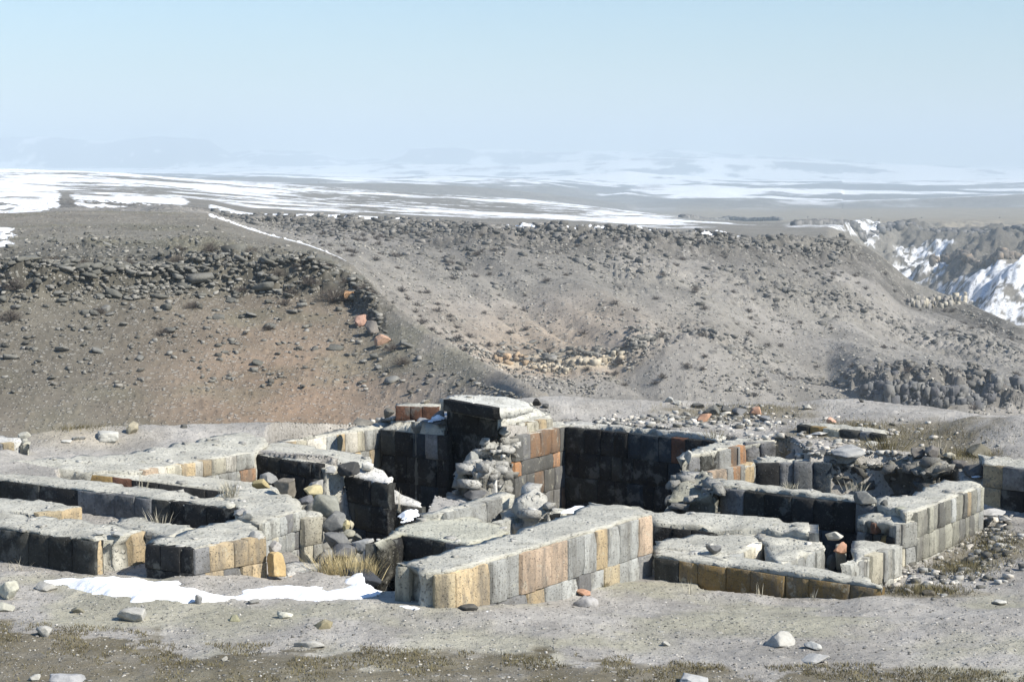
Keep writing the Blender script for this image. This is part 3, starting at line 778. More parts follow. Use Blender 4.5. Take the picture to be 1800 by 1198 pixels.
def core(name, ring, base_z, mat, parent, rnd, step=0.11, top_amp=0.05, side_amp=0.03, col=(.36,.355,.33), lump=0.0, snap=(), world=False, cs=1.0, colm=1.0, side_col=None):
    """solid prism of mortar and rubble: rough top through the ring heights, rough sides down to base_z"""
    pts = [np.array(p) if world else np.array(T(*p)) for p in ring]
    for (a, b) in snap:
        a = np.array(T(*a)); b = np.array(T(*b)); d = (b - a)[:2]; Ls = np.hypot(*d); d = d / Ls; n = np.array([d[1], -d[0]])
        if n @ a[:2] > 0: n = -n
        for p in pts:
            s_ = (p[:2] - a[:2]) @ d; q = (p[:2] - a[:2]) @ n
            if -.12 < s_ < Ls + .12 and -.185 < q < .30: p[:2] -= n * (q + .006)
    area = sum(pts[i][0] * pts[(i + 1) % len(pts)][1] - pts[(i + 1) % len(pts)][0] * pts[i][1] for i in range(len(pts)))
    if area < 0: pts = pts[::-1]
    bd = []
    for i in range(len(pts)):
        p, q = pts[i], pts[(i + 1) % len(pts)]
        m = max(1, int(round(math.hypot(*(q - p)[:2]) / step)))
        for k in range(m): bd.append(p + (q - p) * k / m)
    bd = np.array(bd); nb_ = len(bd)
    x0, y0 = bd[:, 0].min(), bd[:, 1].min(); x1, y1 = bd[:, 0].max(), bd[:, 1].max()
    gx, gy = np.meshgrid(np.arange(x0, x1, step), np.arange(y0, y1, step))
    gx = gx + (rng.random(gx.shape) - .5) * step * .5; gy = gy + (rng.random(gy.shape) - .5) * step * .5
    mk = poly_mask(gx, gy, bd, step * .7) >= 1
    ip = np.stack([gx[mk], gy[mk]], -1)
    if not world:
        onp = np.zeros(nb_, dtype=bool)
        for (a, b) in snap:
            a = np.array(T(*a)); b = np.array(T(*b)); d_ = (b - a)[:2]; Ls = np.hypot(*d_); d_ = d_ / Ls; n_ = np.array([d_[1], -d_[0]])
            onp |= (np.abs((bd[:, :2] - a[:2]) @ n_) < .03) & ((bd[:, :2] - a[:2]) @ d_ > -.05) & ((bd[:, :2] - a[:2]) @ d_ < Ls + .05)
        jx = (fbm(bd[:, 0] * 5, bd[:, 1] * 5, 61, 3) - .5) * .16; jy = (fbm(bd[:, 0] * 5, bd[:, 1] * 5, 67, 3) - .5) * .16
        bd[:, 0] += np.where(onp, 0, jx); bd[:, 1] += np.where(onp, 0, jy)
        bd[:, 2] -= np.clip(fbm(bd[:, 0] * 4.5, bd[:, 1] * 4.5, 63, 3) - .45, 0, 1) * .22 * min(1, top_amp / .05)
    # heights inside: inverse distance from the border
    if len(ip):
        w = 1.0 / (((ip[:, None, :] - bd[None, :, :2]) ** 2).sum(-1) + 1e-4) ** 1.5
        iz = (w * bd[None, :, 2]).sum(1) / w.sum(1)
        allp = np.vstack([bd[:, :2], ip]); z = np.concatenate([bd[:, 2], iz])
    else:
        allp = bd[:, :2].copy(); z = bd[:, 2].copy()
    vin = [Vector(p) for p in allp]
    edges = [(i, (i + 1) % nb_) for i in range(nb_)]
    vo, eo, fo, ov, oe, of = delaunay_2d_cdt(vin, edges, [list(range(nb_))], 1, 1e-5)
    V = np.array([(v.x, v.y) for v in vo])
    src = np.array([o[0] if o else 0 for o in ov])
    zz = z[src]
    isb = np.array([bool(o) and min(o) < nb_ for o in ov])
    nzv = fbm(V[:, 0] * 3.0, V[:, 1] * 3.0, 40, 4) - 0.5
    d, vv = cell2(V[:, 0] * 4.2, V[:, 1] * 4.2, 44)
    zz = zz + np.where(isb, nzv * top_amp * .8 - 0.012, nzv * top_amp * 1.6 + (vv - .5) * (top_amp * .3 + lump))
    top = np.column_stack([V, zz])
    faces = [tuple(f) for f in fo]
    # sides: use the ordered border
    order = {}
    for i, o in enumerate(ov):
        for k in o:
            if k < nb_: order[k] = i
    loop = [order[k] for k in range(nb_)]
    loop = [l for i, l in enumerate(loop) if l != loop[i - 1]]
    V3 = list(top); m = len(loop)
    cen = np.array([loop_p for loop_p in top[loop]])
    nxt = np.roll(cen, -1, 0) - np.roll(cen, 1, 0)
    nrm = np.column_stack([nxt[:, 1], -nxt[:, 0]]); nrm /= (np.linalg.norm(nrm, axis=1, keepdims=True) + 1e-9)
    depth_total = max(0.1, cen[:, 2].min() - base_z); rows = max(2, int(depth_total / (step * 1.1)))
    arc = np.concatenate([[0], np.cumsum(np.hypot(*(np.diff(cen[:, :2], axis=0).T)))])
    prev = list(loop)
    for r in range(1, rows + 1):
        tfr = r / rows
        zr = cen[:, 2] * (1 - tfr) + base_z * tfr
        dd, v1 = cell2(arc * 3.4 / cs, zr * 4.2 / cs / colm, 71); d2, v2 = cell2(arc * 7 / cs, zr * 8 / cs / colm, 73)
        o_ = -((1 - v1) * .8 * (1 - smooth(.45, .6, dd)) + smooth(.45, .6, dd) * .9 + 0.35 * v2) * side_amp
        ring_v = np.column_stack([cen[:, 0] + nrm[:, 0] * o_, cen[:, 1] + nrm[:, 1] * o_, zr])
        b0 = len(V3); V3.extend(list(ring_v))
        cur = [b0 + i for i in range(m)]
        for i in range(m):
            j = (i + 1) % m
            faces.append((prev[j], prev[i], cur[i], cur[j]))
        prev = cur
    faces.append(tuple(prev[::-1]))
    V3 = np.array(V3)
    cc = np.asarray(col) * (0.85 + 0.3 * fbm(V3[:, 0] * 2 + V3[:, 2] * 3, V3[:, 1] * 2 + V3[:, 2] * 3, 90, 3))[:, None]
    nt_ = len(top)
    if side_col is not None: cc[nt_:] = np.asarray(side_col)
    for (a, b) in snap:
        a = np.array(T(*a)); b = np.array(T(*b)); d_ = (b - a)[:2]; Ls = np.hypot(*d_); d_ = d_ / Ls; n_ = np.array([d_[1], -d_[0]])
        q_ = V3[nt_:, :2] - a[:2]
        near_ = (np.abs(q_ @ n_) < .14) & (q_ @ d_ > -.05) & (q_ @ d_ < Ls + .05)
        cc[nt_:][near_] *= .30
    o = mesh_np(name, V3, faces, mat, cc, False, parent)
    o['tx'] = 0
    del o['tx']
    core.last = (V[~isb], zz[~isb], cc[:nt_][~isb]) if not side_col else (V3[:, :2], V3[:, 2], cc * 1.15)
    return o

def wall(name, label, cat, ring, base, faces, seed, group='ruined masonry walls of the bath', top_amp=.03, side_amp=.05, col=(.41,.40,.35), lump=0.0, mat='mortar', side_col=None, rub=5, rsz=1.0):
    rnd = random.Random(seed)
    pts = [T(*p) for p in ring]
    cx = sum(p[0] for p in pts) / len(pts); cy = sum(p[1] for p in pts) / len(pts)
    root = empty(name, (cx, cy, base))
    tag(root, label, cat, group, 'thing')
    c = core('rubble_core', ring, base, M[mat], root, rnd, top_amp=top_amp, side_amp=side_amp, col=col, lump=lump, snap=[(f_[0], f_[1]) for f_ in faces], side_col=side_col)
    c.location = (-cx, -cy, -base)
    tv, tz, tc = core.last
    if len(tv) > 3 and rub:
        mb = MB(); r_ = np.random.default_rng(seed + 5000)
        for k in range(int(len(tv) * .011 * rub)):
            i_ = r_.integers(len(tv)); v_, f_ = RUB[r_.integers(8)]
            s_ = (.03 + .13 * r_.random() ** 2.6) * rsz; th_ = r_.uniform(0, 6.28); c_, q_ = math.cos(th_), math.sin(th_)
            w_ = v_ * np.array([s_, s_ * r_.uniform(.6, 1), s_ * r_.uniform(.3, .7)]) * .6
            w_ = np.column_stack([w_[:, 0] * c_ - w_[:, 1] * q_, w_[:, 0] * q_ + w_[:, 1] * c_, w_[:, 2]])
            mb.add(w_ + np.array([tv[i_][0] + r_.normal() * .05, tv[i_][1] + r_.normal() * .05, tz[i_]]), f_, np.clip(np.array([tc[i_].mean() * x for x in (1.02, 1.0, .93)]) * r_.uniform(.65, 1.15), 0, 1))
        if mb.v:
            o = mb.build('loose_rubble', M['mortar'], root); o.location = (-cx, -cy, -base); o['kind'] = 'stuff'
    for fc in faces:
        mb = MB()
        e0, e1, bz, courses, theme = fc[:5]
        kw = fc[5] if len(fc) > 5 else {}
        facing(mb, e0, e1, bz, courses, theme, rnd, **kw)
        if mb.v:
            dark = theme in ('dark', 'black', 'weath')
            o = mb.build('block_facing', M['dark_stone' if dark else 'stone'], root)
            o.location = (-cx, -cy, -base)
    return root

def ico(sub):
    t = (1 + 5 ** .5) / 2
    v = [(-1,t,0),(1,t,0),(-1,-t,0),(1,-t,0),(0,-1,t),(0,1,t),(0,-1,-t),(0,1,-t),(t,0,-1),(t,0,1),(-t,0,-1),(-t,0,1)]
    f = [(0,11,5),(0,5,1),(0,1,7),(0,7,10),(0,10,11),(1,5,9),(5,11,4),(11,10,2),(10,7,6),(7,1,8),(3,9,4),(3,4,2),(3,2,6),(3,6,8),(3,8,9),(4,9,5),(2,4,11),(6,2,10),(8,6,7),(9,8,1)]
    v = [np.array(p) / np.linalg.norm(p) for p in v]
    for _ in range(sub):
        cache = {}; nf = []
        def mid(a, b):
            k = (min(a, b), max(a, b))
            if k not in cache:
                m = v[a] + v[b]; v.append(m / np.linalg.norm(m)); cache[k] = len(v) - 1
            return cache[k]
        for a, b, c in f:
            ab, bc, ca = mid(a, b), mid(b, c), mid(c, a)
            nf += [(a, ab, ca), (b, bc, ab), (c, ca, bc), (ab, bc, ca)]
        f = nf
    return np.array(v), np.array(f)
ICO = {s: ico(s) for s in (0, 1, 2, 3)}

def rock_shape(seed, sub=3, blocky=0.5, cuts=16):
    """faceted stone in a unit box; blocky 0..1 pulls it towards a squared block"""
    r = np.random.default_rng(seed)
    v, f = ICO[sub]; v = v.copy()
    if blocky > 0:
        m = np.abs(v).max(1, keepdims=True)
        v = v * (1 - blocky) + (v / m) * blocky * 0.85
    for _ in range(cuts):
        n = r.normal(size=3); n /= np.linalg.norm(n)
        lim = r.uniform(.42, .80)
        dd = v @ n
        v = v - np.outer(np.clip(dd - lim, 0, None) * .93, n)
    s = r.random() * 100
    k = (fbm(v[:, 0] * 2.2 + s, v[:, 1] * 2.2 + v[:, 2] * 1.7, 12, 3) - .5)
    k2 = fbm(v[:, 0] * 6 + s, v[:, 1] * 6 + v[:, 2] * 5, 13, 2) - .5
    v = v * (1 + k[:, None] * .20 + k2[:, None] * .10)
    return v / np.abs(v).max(0), f

def chunk(seed):
    """angular broken block: a warped box with knocked-off corners"""
    r = np.random.default_rng(seed)
    idx = {}; V = []
    for x in (-1, 0, 1):
        for y in (-1, 0, 1):
            for z in (-1, 0, 1):
                if (x, y, z) == (0, 0, 0): continue
                k = abs(x) + abs(y) + abs(z)
                s = 1.0 if k == 1 else r.uniform(.94, 1.04) if k == 2 else r.uniform(.80, 1.08)
                idx[(x, y, z)] = len(V); V.append(np.array([x, y, z], float) * s + r.normal(0, .05, 3))
    Fc = []
    for ax in range(3):
        for sg in (-1, 1):
            for a in (-1, 0):
                for b in (-1, 0):
                    q = []
                    for (da, db) in ((0, 0), (1, 0), (1, 1), (0, 1)):
                        p = [0, 0, 0]; p[ax] = sg; p[(ax + 1) % 3] = a + da; p[(ax + 2) % 3] = b + db
                        q.append(idx[tuple(p)])
                    if sg < 0: q = q[::-1]
                    Fc += [(q[0], q[1], q[2]), (q[0], q[2], q[3])]
    V = np.array(V)
    W_ = np.eye(3) + r.normal(0, .16, (3, 3))
    V = V @ W_
    return V / np.abs(V).max(0), np.array(Fc)
RUB = [chunk(7000 + k) for k in range(8)]
def rock(name, label, cat, pos, size, col, seed, group=None, blocky=0.5, rot=None, tilt=0.1, sink=0.2, mat='rock', sub=3, cuts=16, kind=None):
    """size = full extents in metres, pos = point on the ground below it"""
    r = np.random.default_rng(seed + 999)
    v, f = rock_shape(seed, sub, blocky, cuts)
    v = v * (np.array(size) / 2)
    rx, ry = r.uniform(-tilt, tilt, 2); rz = r.uniform(0, PI) if rot is None else rot
    def R(ax, t):
        c, s = math.cos(t), math.sin(t)
        return {'x': np.array([[1,0,0],[0,c,-s],[0,s,c]]), 'y': np.array([[c,0,s],[0,1,0],[-s,0,c]]), 'z': np.array([[c,-s,0],[s,c,0],[0,0,1]])}[ax]
    v = v @ (R('z', rz) @ R('y', ry) @ R('x', rx)).T
    v[:, 2] -= v[:, 2].min() + size[2] * sink
    o = mesh_np(name, v, f, M[mat], np.broadcast_to(np.asarray(col), (len(v), 3)), False)
    o.location = pos
    tag(o, label, cat, group, kind)
    return o

# ------------------------------------------------------------------ the ruin
G1 = 'masonry walls of the ruined building'
U = 0.56
# A: long diagonal wall at the front
wall('masonry_wall', 'long diagonal front wall of ochre, salmon and grey blocks under a broad mortar top', 'wall',
     [(694,990,-5.4),(716,992,-5.42),(738,1003,-5.43),(765,1004,-5.43),(800,1000,-5.4),(863,984,-5.4),(915,970,-5.4),(997,945,-5.4),(1047,927,-5.4),(1087,912,-5.4),(1122,903,-5.4),(1145,901,-5.4),
      (1110,888,-5.4),(1075,884,-5.4),(1032,886,-5.4),(1000,899,-5.4),(940,921,-5.4),(830,953,-5.4),(730,980,-5.4)], -7.0,
     [((800,1000,-5.4),(1146,900,-5.4),-7.0,[
        (.60,[800,829,863,888,915,939,967,997,1025,1047,1067,1087,1108,1122,1146],'yyggpppggygggp'),
        (.55,[800,845,872,900,926,956,986,1015,1037,1060,1087,1103,1122,1147],'kdddyggdgtggd'),
        (.5,[800,860,930,1000,1090,1133,1147],'dddddp')], 'gray', dict(cap=.05)),
      ((762,1005,-5.43),(800,1001,-5.41),-7.0,[(.64,[762,800],'t'),(.5,[762,800],'d')],'gray',dict(cap=.04,wear=.03)),
      ((694,991,-5.42),(721,993,-5.42),-7.0,[(.52,[694,721],'c'),(.5,[694,721],'t')],'gray',dict(cap=.03,wear=.03))], 1, G1, side_amp=.16, top_amp=.025, rub=2)
# B: low ochre-brown wall facing left, right of A
wall('masonry_wall', 'low wall of mossy brown blocks running right from the front diagonal wall', 'wall',
     [(1150,972,-6.0),(1200,975,-6.0),(1227,979,-6.0),(1277,989,-6.0),(1380,1003,-6.0),(1423,1010,-6.0),(1495,1020,-6.02),(1550,1030,-6.05),(1530,1013,-6.04),(1440,996,-6.0),(1365,987,-6.0),(1275,974,-6.0),(1210,960,-6.0),(1150,958,-6.0)], -7.0,
     [((1150,973,-6.0),(1550,1029,-6.05),-7.0,[(.40,[1150,1194,1227,1277,1320,1380,1423,1495,1548],'mbbbbbbb'),(.40,[1150,1205,1262,1310,1380,1423,1495,1548],'drOrmbb')],'moss',dict(cap=.05,wear=.03))], 2, G1, top_amp=.03)
# platform P1
wall('masonry_platform', 'low flat-topped masonry with a single dark stone on it, behind the mossy brown wall', 'wall',
     [(1151,961,-6.0),(1210,965,-6.0),(1275,983,-6.0),(1300,972,-6.0),(1341,950,-6.0),(1325,941,-6.0),(1268,931,-6.0),(1215,938,-6.0),(1151,948,-6.0)], -7.2,
     [((1276,984,-6.0),(1342,949,-6.0),-7.0,[(.42,[1276,1292,1306,1325,1342],'lgcw'),(.4,)],'pale',dict(cap=.03))], 3, G1, top_amp=.06)
# C: wall top behind the trench
wall('masonry_wall', 'long low wall with smooth grey top, right of the front diagonal wall\'s upper end', 'wall',
     [(1033,881,-5.85),(1110,888,-5.85),(1200,896,-5.85),(1330,906,-5.85),(1421,917,-5.85),(1424,932,-5.85),(1340,926,-5.9),(1265,928,-5.95),(1235,922,-5.9),(1148,915,-5.87),(1105,895,-5.85)], -8.0,
     [((1148,915,-5.87),(1262,928,-5.94),-8.0,[(.5,)],'black',dict(cap=.08)),((1424,932,-5.85),(1421,917,-5.85),-8,[(.25,[1421,1424],'w')],'pale')], 4, G1, top_amp=.05)
# P2 : rubble platform
wall('masonry_platform', 'wide rubble-topped platform with upright pale blocks on its right, beside the broken stack', 'wall',
     [(1266,931,-6.0),(1340,927,-5.97),(1424,933,-5.95),(1446,946,-6.0),(1449,961,-6.0),(1412,975,-6.0),(1374,989,-6.0),(1346,972,-6.0),(1344,951,-6.0),(1325,940,-6.0)], -7.2,
     [((1374,989,-6.0),(1449,961,-6.0),-7.1,[(.46,[1374,1388,1401,1418,1434,1449],'glggl'),(.4,)],'pale',dict(cap=.03))], 5, G1, top_amp=.07, lump=.03)
# F: low wall between stack and pier
wall('masonry_wall', 'low wall of upright pale grey slabs between the broken stack and the pier', 'wall',
     [(1497,948,-6.15),(1533,947,-6.15),(1574,954,-6.15),(1581,957,-6.15),(1556,966,-6.15),(1527,975,-6.15),(1500,990,-6.15),(1492,985,-6.15)], -7.2,
     [((1494,991,-6.15),(1530,974,-6.15),-7.2,[(.36,[1494,1508,1516,1522,1530],'lgll')],'pale',dict(cap=.02)),
      ((1530,974,-6.13),(1581,956,-6.13),-7.2,[(.50,[1530,1549,1556,1567,1581],'cgll')],'pale',dict(cap=.02,proud=.05)) ], 6, G1, top_amp=.05)
# G: long diagonal wall on the right
wall('masonry_wall', 'long right diagonal wall with two courses of narrow weathered grey blocks', 'wall',
     [(1613,896,-5.7),(1640,883,-5.7),(1667,873,-5.7),(1700,862,-5.7),(1728,852,-5.7),(1715,846,-5.7),(1690,842,-5.7),(1665,840,-5.7),(1640,846,-5.7),(1615,858,-5.7),(1597,864,-5.7),(1560,868,-5.7),(1540,871,-5.7),(1538,882,-5.7),(1560,888,-5.7),(1590,899,-5.7)], -7.3,
     [((1611,897,-5.7),(1728,852,-5.7),-6.95,[(.43,[1611,1622,1630,1638,1650,1661,1672,1680,1692,1698,1705,1716,1722,1728],'efefhfgehyfge'),(.42,[1611,1621,1633,1648,1661,1675,1686,1697,1703,1712,1720,1728],'feefeehehfg')],'olive',dict(cap=.03,wear=.02))], 7, G1, top_amp=.05)
wall('wall_footing', 'pale plastered footing course at the foot of the long right diagonal wall', 'wall footing',
     [(1551,1010,-6.52),(1608,966,-6.52),(1716,905,-6.52),(1722,899,-6.50),(1712,897,-6.52),(1600,960,-6.52),(1549,1002,-6.52)], -7.2, [], 70, G1, side_amp=.03, col=(.44,.44,.42))
# G2: pier
wall('masonry_pier', 'square rubble pier with one red stone in its dark front, against the right diagonal wall', 'pier',
     [(1507,907,-5.85),(1530,899,-5.83),(1562,898,-5.83),(1609,911,-5.85),(1606,916,-5.87),(1574,920,-5.88),(1540,916,-5.88)], -7.1,
     [((1574,920,-5.88),(1611,912,-5.85),-7.1,[(.42,[1574,1584,1611],'gl'),(.45,[1574,1592,1611],'cg'),(.4,)],'pale',dict(cap=.03)),
      ((1507,908,-5.86),(1574,920,-5.88),-7.1,[(.20,[1507,1521,1531,1541,1553,1574],'l.r..'),(.26,[1507,1522,1535,1548,1558,1574],'dkmbk'),(.4,)],'weath',dict(cap=.04,wear=.03,proud=.02))], 8, G1, side_amp=.16, top_amp=.07)
# H: wall from G to the left
wall('masonry_wall', 'long blackened wall with a thin pale top running left from the right diagonal wall', 'wall',
     [(1266,851,-5.7),(1330,855,-5.7),(1400,863,-5.7),(1500,875,-5.7),(1538,883,-5.7),(1540,870,-5.7),(1450,862,-5.7),(1327,847,-5.7),(1262,838,-5.7)], -8.1,
     [((1266,852,-5.7),(1538,884,-5.7),-8.1,[(.52,[1266,1308,1345,1392,1430,1466,1503,1538],'dmkkkkd'),(.6,)],'dark',dict(cap=.06,wear=.03))], 9, G1, top_amp=.04)
wall('broken_masonry', 'broken end of rough mossy masonry where the blackened wall crumbles into the deep room', 'wall',
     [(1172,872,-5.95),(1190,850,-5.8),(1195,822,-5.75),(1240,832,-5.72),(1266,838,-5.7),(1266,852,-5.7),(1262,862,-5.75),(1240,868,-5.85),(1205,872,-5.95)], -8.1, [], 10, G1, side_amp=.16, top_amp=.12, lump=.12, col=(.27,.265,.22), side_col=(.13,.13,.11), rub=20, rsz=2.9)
# I: apse piece
wall('curved_wall', 'curved piece of wall with narrow orange and grey upright stones beside the deep room', 'wall',
     [(1188,800,-5.85),(1205,792,-5.85),(1250,776,-5.85),(1300,767,-5.85),(1362,768,-5.85),(1364,776,-5.85),(1325,778,-5.85),(1311,780,-5.85),(1262,790,-5.85),(1232,797,-5.85),(1214,798,-5.85),(1200,806,-5.9)], -7.9,
     [((1262,789,-5.85),(1311,780,-5.85),-7.2,[(.58,[1262,1283,1295,1299,1311],'gogO'),(.5,)],'mixed',dict(cap=.03)),
      ((1311,777,-5.84),(1364,776,-5.84),-7.2,[(.50,[1311,1337,1364],'dd'),(.5,)],'weath',dict(cap=.02,wear=.04,proud=-.01)),
      ((1214,799,-5.85),(1262,790,-5.85),-7.2,[(.35,[1214,1235,1262],'dm'),(.5,)],'weath',dict(cap=.06,wear=.04,proud=-.04))], 11, G1, top_amp=.05, side_amp=.12)
wall('curved_wall', 'short lower course of orange, ochre and brown upright stones under the curved piece of wall', 'wall',
     [(1246,827,-6.27),(1277,823,-6.27),(1327,812,-6.27),(1322,806,-6.27),(1288,811,-6.27),(1200,818,-6.27),(1205,834,-6.27)], -7.6,
     [((1277,823,-6.26),(1327,812,-6.26),-7.3,[(.55,[1277,1288,1301,1309,1327],'gogy'),(.5,)],'mixed',dict(cap=.0)),
      ((1246,828,-6.27),(1277,824,-6.27),-7.3,[(.55,[1246,1277],'p')],'mixed',dict(cap=.0))], 12, G1, top_amp=.05)
# dark slabs of the niche
wall('masonry_wall', 'row of two upright slate-grey slabs closing the small sunken room at the right', 'wall',
     [(1392,806,-5.95),(1430,804,-5.95),(1461,806,-5.95),(1462,813,-5.95),(1395,811,-5.95)], -7.4,
     [((1396,811,-5.95),(1461,813,-5.95),-7.4,[(.66,[1396,1430,1461],'ds'),(.5,)],'dark',dict(cap=.0,wear=.02))], 13, G1)
wall('masonry_wall', 'rough black masonry wall between the curved wall and the upright slate slabs', 'wall',
     [(1326,806,-5.98),(1345,798,-5.95),(1397,804,-5.95),(1400,812,-5.97),(1375,815,-6.0),(1330,815,-6.0)], -7.4,
     [((1330,813,-5.98),(1397,812,-5.97),-7.4,[(.6,[1330,1370,1397],'kd'),(.5,)],'weath',dict(cap=.02,wear=.05))], 14, G1, side_amp=.2)
wall('rubble_wall', 'dark crumbling rubble wall behind the sunken room at the right', 'wall',
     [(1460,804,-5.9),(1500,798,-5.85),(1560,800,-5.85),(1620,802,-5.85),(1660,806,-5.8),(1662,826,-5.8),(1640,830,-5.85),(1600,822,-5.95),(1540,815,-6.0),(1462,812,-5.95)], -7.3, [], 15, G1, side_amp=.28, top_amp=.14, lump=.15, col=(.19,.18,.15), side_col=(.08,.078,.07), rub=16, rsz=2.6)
# J/K deep room
wall('masonry_wall', 'tall black back wall of the deep central room', 'wall',
     [(994,744,-5.88),(1060,747,-5.88),(1150,753,-5.88),(1222,761,-5.88),(1268,770,-5.9),(1275,764,-5.88),(1200,750,-5.88),(1100,741,-5.86),(995,737,-5.86)], -8.3,
     [((994,746,-5.88),(1268,772,-5.9),-8.3,[(.58,[994,1028,1056,1080,1103,1128,1159,1181,1206,1235,1268],'mkkkssokkk'.replace('ssok','sssr')),(.56,),(.56,),(.56,)],'dark',dict(cap=.06,wear=.02))], 16, G1, col=(.46,.45,.41))
wall('masonry_wall', 'tall lit wall of grey and orange-brown blocks left of the deep central room', 'wall',
     [(905,765,-5.9),(935,757,-5.9),(993,746,-5.9),(994,738,-5.88),(965,740,-5.9),(925,744,-5.9),(898,752,-5.95),(880,770,-6.3),(893,785,-6.3)], -8.3,
     [((904,766,-5.9),(993,747,-5.9),-8.3,[(.56,[904,918,931,949,968,983,993],'ndooon'),(.34,[904,916,948,972,984,993],'OnnOn'),(.52,[896,911,924,938,955,962,975,993],'nnnonnd'),(.5,)],'mixed',dict(cap=.03)),
      ((871,825,-6.56),(904,818,-6.60),-8.3,[(.6,[871,892,904],'nn'),(.5,)],'gray',dict(cap=.0))], 17, G1, side_amp=.2, top_amp=.08)
# broken stepped end of K
for i, (rg, lab, cc) in enumerate([
    ([(820,805,-6.2),(840,797,-6.2),(868,800,-6.25),(893,812,-6.4),(893,822,-6.42),(862,826,-6.3),(835,826,-6.28),(820,818,-6.25)], 'upper broken step of rubble masonry left of the orange-brown wall', (.38,.375,.35)),
    ([(800,832,-6.5),(818,824,-6.45),(850,824,-6.5),(875,836,-6.6),(872,850,-6.68),(838,846,-6.55),(802,840,-6.52)], 'lower broken step of rubble masonry left of the orange-brown wall', (.36,.35,.32)),
    ([(843,780,-5.95),(862,760,-5.85),(890,762,-5.9),(905,772,-5.98),(898,790,-6.1),(862,792,-6.05)], 'small topmost rubble step leaning on the orange-brown wall', (.36,.36,.34))]):
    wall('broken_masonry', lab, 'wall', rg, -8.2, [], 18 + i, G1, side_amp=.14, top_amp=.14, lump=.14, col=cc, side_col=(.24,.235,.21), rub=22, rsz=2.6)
wall('low_platform', 'low stone ledge with dark stones at the foot of the broken steps', 'ledge',
     [(784,866,-6.88),(830,862,-6.88),(870,872,-6.9),(866,884,-6.95),(812,882,-6.9),(788,874,-6.9)], -8.2, [], 22, G1, side_amp=.1, top_amp=.06, col=(.40,.39,.36))
# tower
wall('masonry_tower', 'highest stub of masonry, black on its left face, in the middle of the ruin', 'tower stub',
     [(786,712,-5.3),(866,723,-5.3),(893,730,-5.5),(920,738,-5.74),(972,735,-5.86),(968,722,-5.7),(930,708,-5.45),(895,700,-5.25),(800,697,-5.22)], -8.3,
     [((786,713,-5.3),(866,724,-5.3),-8.3,[(.56,)]*5,'black',dict(cap=.0,wear=.015))], 23, G1, side_amp=.14, top_amp=.06, col=(.48,.475,.43))
wall('cap_slab', 'thick black slab capping the highest stub of masonry', 'slab',
     [(779,700,-5.06),(800,704,-5.06),(866,716,-5.06),(905,718,-5.12),(935,714,-5.2),(925,704,-5.12),(893,696,-5.05),(840,693,-5.05),(800,692,-5.05)], -5.33,
     [((779,701,-5.06),(868,717,-5.06),-5.31,[(.25,[779,868],'k')],'black',dict(cap=.0,wear=.03,proud=.02))], 24, G1, side_amp=.04, top_amp=.03, col=(.50,.495,.45))
wall('masonry_wall', 'short course of cream and ochre blocks below the capping slab', 'wall',
     [(910,745,-5.75),(925,741,-5.75),(970,735,-5.75),(966,727,-5.73),(935,728,-5.73),(908,738,-5.75)], -6.1,
     [((925,742,-5.75),(971,735,-5.75),-6.05,[(.30,[925,938,946,960,971],'ccyc')],'cream',dict(cap=.0,wear=.02)),
      ((908,739,-5.75),(925,742,-5.75),-6.05,[(.30,[908,925],'y')],'cream',dict(cap=.0,wear=.03))], 25, G1)
# M: left room behind
wall('masonry_wall', 'wall of cream and grey blocks left of the black room below the tower stub', 'wall',
     [(500,775,-5.85),(560,768,-5.86),(620,760,-5.88),(670,751,-5.9),(690,742,-5.88),(660,741,-5.8),(600,752,-5.8),(540,764,-5.8),(485,774,-5.83)], -8.2,
     [((503,776,-5.85),(670,751,-5.9),-8.2,[(.46,[503,520,538,559,573,592,606,627,641,655,670],'ycwwgywcgg'),(.5,[503,560,600,633,650,670],'gcygy'),(.5,[503,560,600,650,670],'gcgy'),(.5,)],'cream',dict(cap=.02))], 26, G1)
wall('masonry_wall', 'tall black wall of large blocks below the tower stub', 'wall',
     [(670,752,-5.9),(720,756,-5.9),(788,763,-5.9),(786,745,-5.7),(740,735,-5.6),(700,740,-5.75)], -8.3,
     [((670,753,-5.9),(788,765,-5.9),-8.3,[(.56,[670,696,726,748,770,788],'mksdk'),(.62,),(.62,),(.62,)],'dark',dict(cap=.02,wear=.02))], 27, G1, top_amp=.1, lump=.1)
# N
wall('masonry_wall', 'blackened wall with a smooth sloping mortar top, left of the rubble heap', 'wall',
     [(450,794,-5.62),(500,802,-5.66),(563,812,-5.7),(568,822,-5.78),(590,820,-5.8),(630,822,-5.85),(655,812,-5.85),(650,799,-5.8),(600,791,-5.75),(567,786,-5.72),(500,774,-5.66),(470,778,-5.64)], -8.0,
     [((450,796,-5.62),(564,814,-5.7),-8,[(.28,),(.5,),(.5,)],'dark',dict(cap=.03,wear=.02))], 28, G1, top_amp=.04)
wall('masonry_wall', 'stepped-down middle part of the blackened wall with two dark blocks on its broken top', 'wall',
     [(563,824,-5.95),(600,829,-5.95),(645,838,-5.98),(686,846,-6.0),(690,836,-5.95),(668,824,-5.9),(640,816,-5.87),(600,812,-5.87),(563,813,-5.87)], -8.0,
     [((563,826,-5.95),(684,847,-6.0),-8,[(.50,[563,600,640,652,684],'kkkm'),(.5,),(.5,)],'dark',dict(cap=.03,wear=.03))], 29, G1, top_amp=.10, lump=.08, col=(.54,.53,.50))
